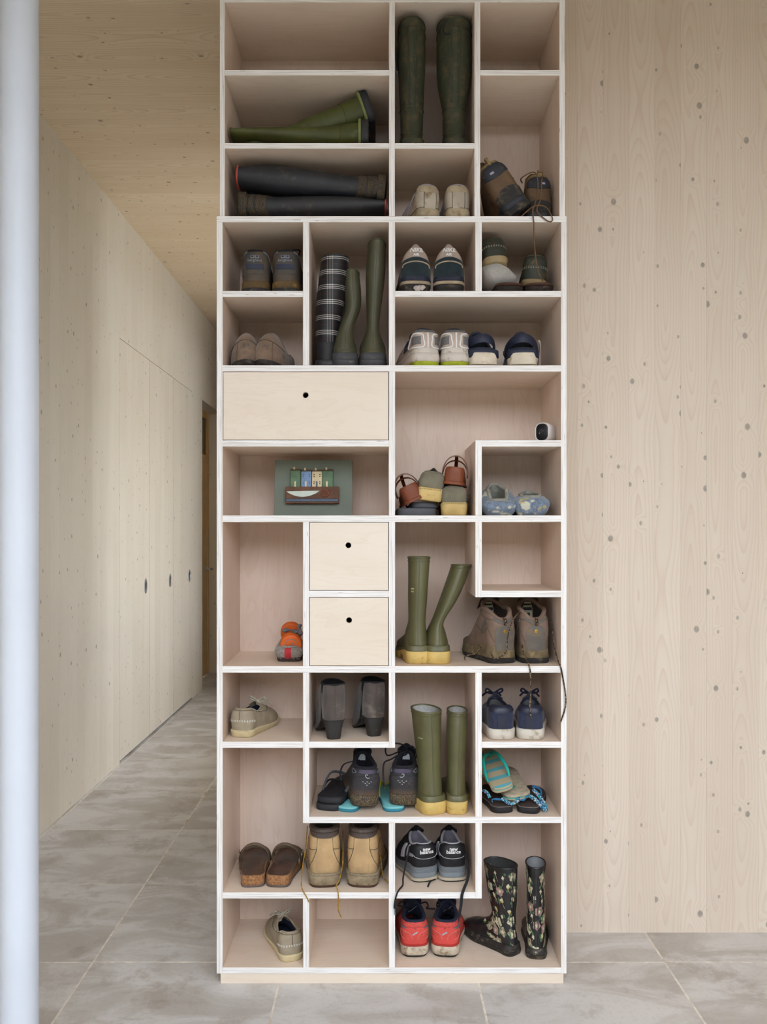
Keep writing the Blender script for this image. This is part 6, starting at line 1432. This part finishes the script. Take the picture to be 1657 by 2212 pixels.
# --- coral running shoes
M['coral'] = B('coral_synthetic', '#d14c46', 0.5, 0.08, 25, dirt='#b0493f', dscale=40, damt=0.15); M['coral_mesh'] = B('coral_mesh', '#c94f48', 0.85, 0.25, 260, bump=0.5, bscale=420); M['coral_lt'] = B('light_coral_gel', '#dd7a6c', 0.35, 0.06); M['coral_dk'] = B('dark_red_gel', '#a83a34', 0.35, 0.1)
M['wh_mud'] = B('muddy_white_midsole', '#bfb3a0', 0.7, 0.15, 30, dirt='#85765c', dscale=35, damt=0.45)
for (px, rz, side, lbl) in ((897, 2, -1, 'coral running shoe in the bottom shelf, the left of the pair'), (961, -8, 1, 'coral running shoe in the bottom shelf, the right of the pair')):
    t = item('running_shoe', lbl, 'shoe', px, 13, 0.058, rz, group=G)
    sh = runner(t, side, M['coral_mesh'], None, None, M['navy_in'], M['navy_in'], (0.070, 0.066, 0.084), wh=0.080, sl=0.036)
    sh.soled('outsole', M['outsole_dk'], t, 0, 0.24, -0.002, 0.001); sh.soled('midsole', M['wh_mud'], t, 0.2, 1.0, 0.002, 0.003, wave=0.001)
    sh.soled('gel', M['coral_dk'], t, 0.72, 1.12, 0.0015, 0.0035)
    sh.patch('heel_counter', M['coral'], t, -0.11, 0.11, 0.06, lambda q: 0.50 + 0.10*math.sin(PI*q), 0.0022); sh.patch('collar_mesh', M['coral_mesh'], t, -0.13, 0.13, lambda q: 0.60 + 0.04*math.sin(PI*q), lambda q: 0.92 - 0.14*abs(math.sin(2*PI*q))*0.5, 0.0026, 20, 5)
    for sg in (-1, 1):
        sh.patch('reflective_flash', M['run_grey'], t, sg*0.045, sg*0.125, lambda q: 0.555 - 0.02*q, lambda q: 0.58 + 0.06*q, 0.0034, 10, 3); sh.patch('mesh_window', M['coral_mesh'], t, sg*0.030, sg*0.085, lambda q: 0.28 + 0.04*q, lambda q: 0.36 + 0.08*math.sin(PI*q), 0.0030, 8, 4)
        sh.line('edge_line', M['coral_lt'], t, [(sg*0.012, 0.22), (sg*0.03, 0.40), (sg*0.09, 0.47), (sg*0.10, 0.28), (sg*0.05, 0.20)], 0.0011, 0.0026, n=30)
    sh.line('heel_emblem', M['navy_in'], t, [(-0.006, 0.555), (0.0, 0.55), (0.004, 0.58)], 0.0008, 0.0030, n=10)
    sg = -side; sh.line('size_print', M['nb_grey'], t, [(sg*0.012*-1, 0.43), (0.0, 0.39), (sg*0.012, 0.34)], 0.0026, 0.0024, n=12)
    f = sh.top(0.5); mb = MB(); mb.tube(crom([(-0.012, f.y - 0.010, f.z - 0.030), (0.0, f.y - 0.014, f.z - 0.022), (0.014, f.y - 0.010, f.z - 0.012)], 10), 0.0035, 6, flat=0.3); mb.build('tongue_print', M['run_grey'], t)
    sh.cross_laces(M['lace_blk'], t, 4, 0.05, 0.55, 0.97, 0.0024)
    if side < 0: cord(t, 'lace', M['lace_blk'], [Pt(895, 1962, 0.19), Pt(872, 1958, 0.14), Pt(860, 1956, 0.11), Pt(866, 1949, 0.12), Pt(880, 1946, 0.15), Pt(892, 1952, 0.17), Pt(905, 1952, 0.17), Pt(920, 1949, 0.15), Pt(925, 1957, 0.14), Pt(922, 1962, 0.15), Pt(940, 1963, 0.16)], 0.0026, 60)
    else:
        cord(t, 'lace', M['lace_blk'], [Pt(945, 1962, 0.18), Pt(944, 1952, 0.16), Pt(948, 1948, 0.15), Pt(951, 1954, 0.15), Pt(947, 1962, 0.16), Pt(960, 1965, 0.17), Pt(975, 1964, 0.16), Pt(977, 1970, 0.15)], 0.0026, 40)
        cord(t, 'lace', M['lace_blk'], [Pt(947, 1952, 0.15), Pt(947, 1946, 0.14), Pt(947, 1941, 0.13)], 0.0022, 8)

# --- black rubber boots printed with flowers
def mat_black_rub():
    t = NT('black_flower_rubber'); v = t.coord(); n = t.noise(v, 30, 4); col = t.mix(t.ramp(n, 0.4, 0.8), srgb('#1d1c1e'), srgb('#2f2d2a')); return t.out(col, 0.35, 0.5)
M['fl_black'] = mat_black_rub(); M['fl_cream'] = B('cream_print', '#b3a78c', 0.5, 0.25, 120, c2='#7d7260'); M['fl_pale'] = B('pale_petal_print', '#c3bda2', 0.5, 0.15, 120); M['fl_pink'] = B('dusty_pink_print', '#a08078', 0.5, 0.15, 120); M['fl_green'] = B('leaf_green_print', '#4a6f4a', 0.5, 0.12, 80); M['fl_yel'] = B('ochre_print', '#b4974a', 0.5, 0.2, 80); M['fl_foot'] = B('muddy_black_foot', '#262422', 0.6, 0.2, 40, dirt='#5a5040', dscale=45, damt=0.4)
M['fl_in'] = B('grey_boot_lining', '#8f9192', 0.8, 0.05); M['fl_in2'] = B('dark_boot_lining', '#3c3c3a', 0.8, 0.1); M['paper'] = B('cream_paper', '#cfc9b4', 0.9, 0.04)
def flower_print(b, t, seed, n):
    rnd = random.Random(seed); mbs = {k: MB() for k in ('fl_cream', 'fl_pale', 'fl_pink', 'fl_green', 'fl_yel')}
    def blob(key, u0, v0, ru, rv, pet, dep, off):
        mu = max(0.02, (b.S(u0 + 0.01, v0) - b.S(u0 - 0.01, v0)).length/0.02); mv = max(0.02, (b.S(u0, v0 + 0.01) - b.S(u0, v0 - 0.01)).length/0.02)
        ph0 = rnd.random()*6; ring = []
        for k in range(20):
            a = 2*PI*k/20; r = 1 + dep*math.sin(pet*a + ph0); u = u0 + ru*r*math.cos(a)/mu; v = v0 + rv*r*math.sin(a)/mv
            ring.append(b.S(u, v) + b.nrm(u, v)*off)
        c = b.S(u0, v0) + b.nrm(u0, v0)*off; m = mbs[key]; i0 = len(m.v); m.v += [tuple(p) for p in ring] + [tuple(c)]
        for k in range(20): m.f.append((i0 + k, i0 + (k + 1) % 20, i0 + 20)); m.m.append(0)
    pts = []; tries = 0
    while len(pts) < n and tries < 4000:
        tries += 1; u = rnd.random(); v = 0.035 + 0.50*rnd.random()**1.15; q = b.S(u, v)
        if all((q - p[0]).length > 0.025 for p in pts): pts.append((q, u, v))
    for (q, u, v) in pts:
        kind = rnd.random()
        if kind < 0.52:
            key = rnd.choice(('fl_cream', 'fl_cream', 'fl_pink', 'fl_pale')); blob(key, u, v, 0.0125, 0.0140, 5, 0.16, 0.0009); blob('fl_pale' if key != 'fl_pale' else 'fl_cream', u, v, 0.004, 0.005, 3, 0.25, 0.0013)
        elif kind < 0.75:
            blob('fl_yel', u, v, 0.005, 0.007, 3, 0.2, 0.0009); blob('fl_pale', u + 0.006, v - 0.004, 0.004, 0.006, 2, 0.3, 0.0012)
        else: blob('fl_pale', u, v, 0.004, 0.006, 4, 0.25, 0.0009)
        for k in range(2 if kind < 0.75 else 1):
            a = rnd.random()*6.28; blob('fl_green', u + 0.035*math.cos(a), v + 0.022*math.sin(a), 0.0026, 0.0055, 2, 0.3, 0.0010)
        mu = 0.3; c = crom([(u, v, 0), (u + rnd.uniform(-.02, .02), v + 0.02, 0), (u + rnd.uniform(-.03, .03), v + 0.035, 0)], 8)
        mbs['fl_cream'].tube([b.S(p.x, p.y) + b.nrm(p.x, p.y)*0.0004 for p in c], 0.0007, 5)
    names = {'fl_cream': 'cream_flower_print', 'fl_pale': 'pale_petal_print', 'fl_pink': 'pink_flower_print', 'fl_green': 'leaf_print', 'fl_yel': 'ochre_bud_print'}
    for k, m in mbs.items():
        if m.v: m.build(names[k], M[k], t, smooth=False)['kind'] = 'stuff'
for (px, d, rz, side, lean, tp, lbl, sd, inn) in ((1116, 0.072, 38, -1, (-0.010, 0.0), (0.000, 0.118, 0.040), 'black flower-print rubber boot turned sideways, its toe pointing left', 4, 'fl_in2'), (1159, 0.046, -8, 1, (0.0, 0.012), (0.004, 0.112, 0.031), 'black flower-print rubber boot seen from behind next to the side panel', 9, 'fl_in')):
    t = item('flower_boot', lbl, 'boot', px, 13, d, rz, group=G)
    b = Boot(H=0.272, L=0.225, wh=0.062, wb=0.084, side=side, sole=(0.014, 0.012), spring=0.008, top=tp, mid=(0.004, 0.112, tp[2] - 0.003), low=(0.008, 0.104, tp[2] - 0.004), ankle=(0.014, 0.118, 0.029), lean=lean, slope=-0.004)
    b.upper(M['fl_black'], t); b.lining(M[inn], t); b.rim(M['fl_black'], t, r=0.0026); b.soled('sole', M['fl_foot'], t, 0, 1, 0.0, 0.002); b.soled('rand', M['fl_foot'], t, 0.95, 2.3, 0.0015, -0.001)
    for du in (-0.022, 0.022): b.line('back_rib', M['fl_black'], t, [(du, 0.01), (du, 0.12), (du, 0.26), (du, 0.40)], 0.0016)
    flower_print(b, t, sd, 85)
    if side < 0:
        q0, q1, q2 = b.S(0.28, 0.005, -0.006), b.S(0.42, 0.07, -0.008), b.S(0.20, 0.10, -0.008)
        mb = MB(); n_ = Vector((0.0006, 0.0006, 0)); mb.loft([[q0 + Vector((0, 0, 0.006)), q1, q2], [q0 + n_ + Vector((0, 0, 0.006)), q1 + n_, q2 + n_]], True, True); mb.build('paper_label', M['paper'], t, smooth=False)
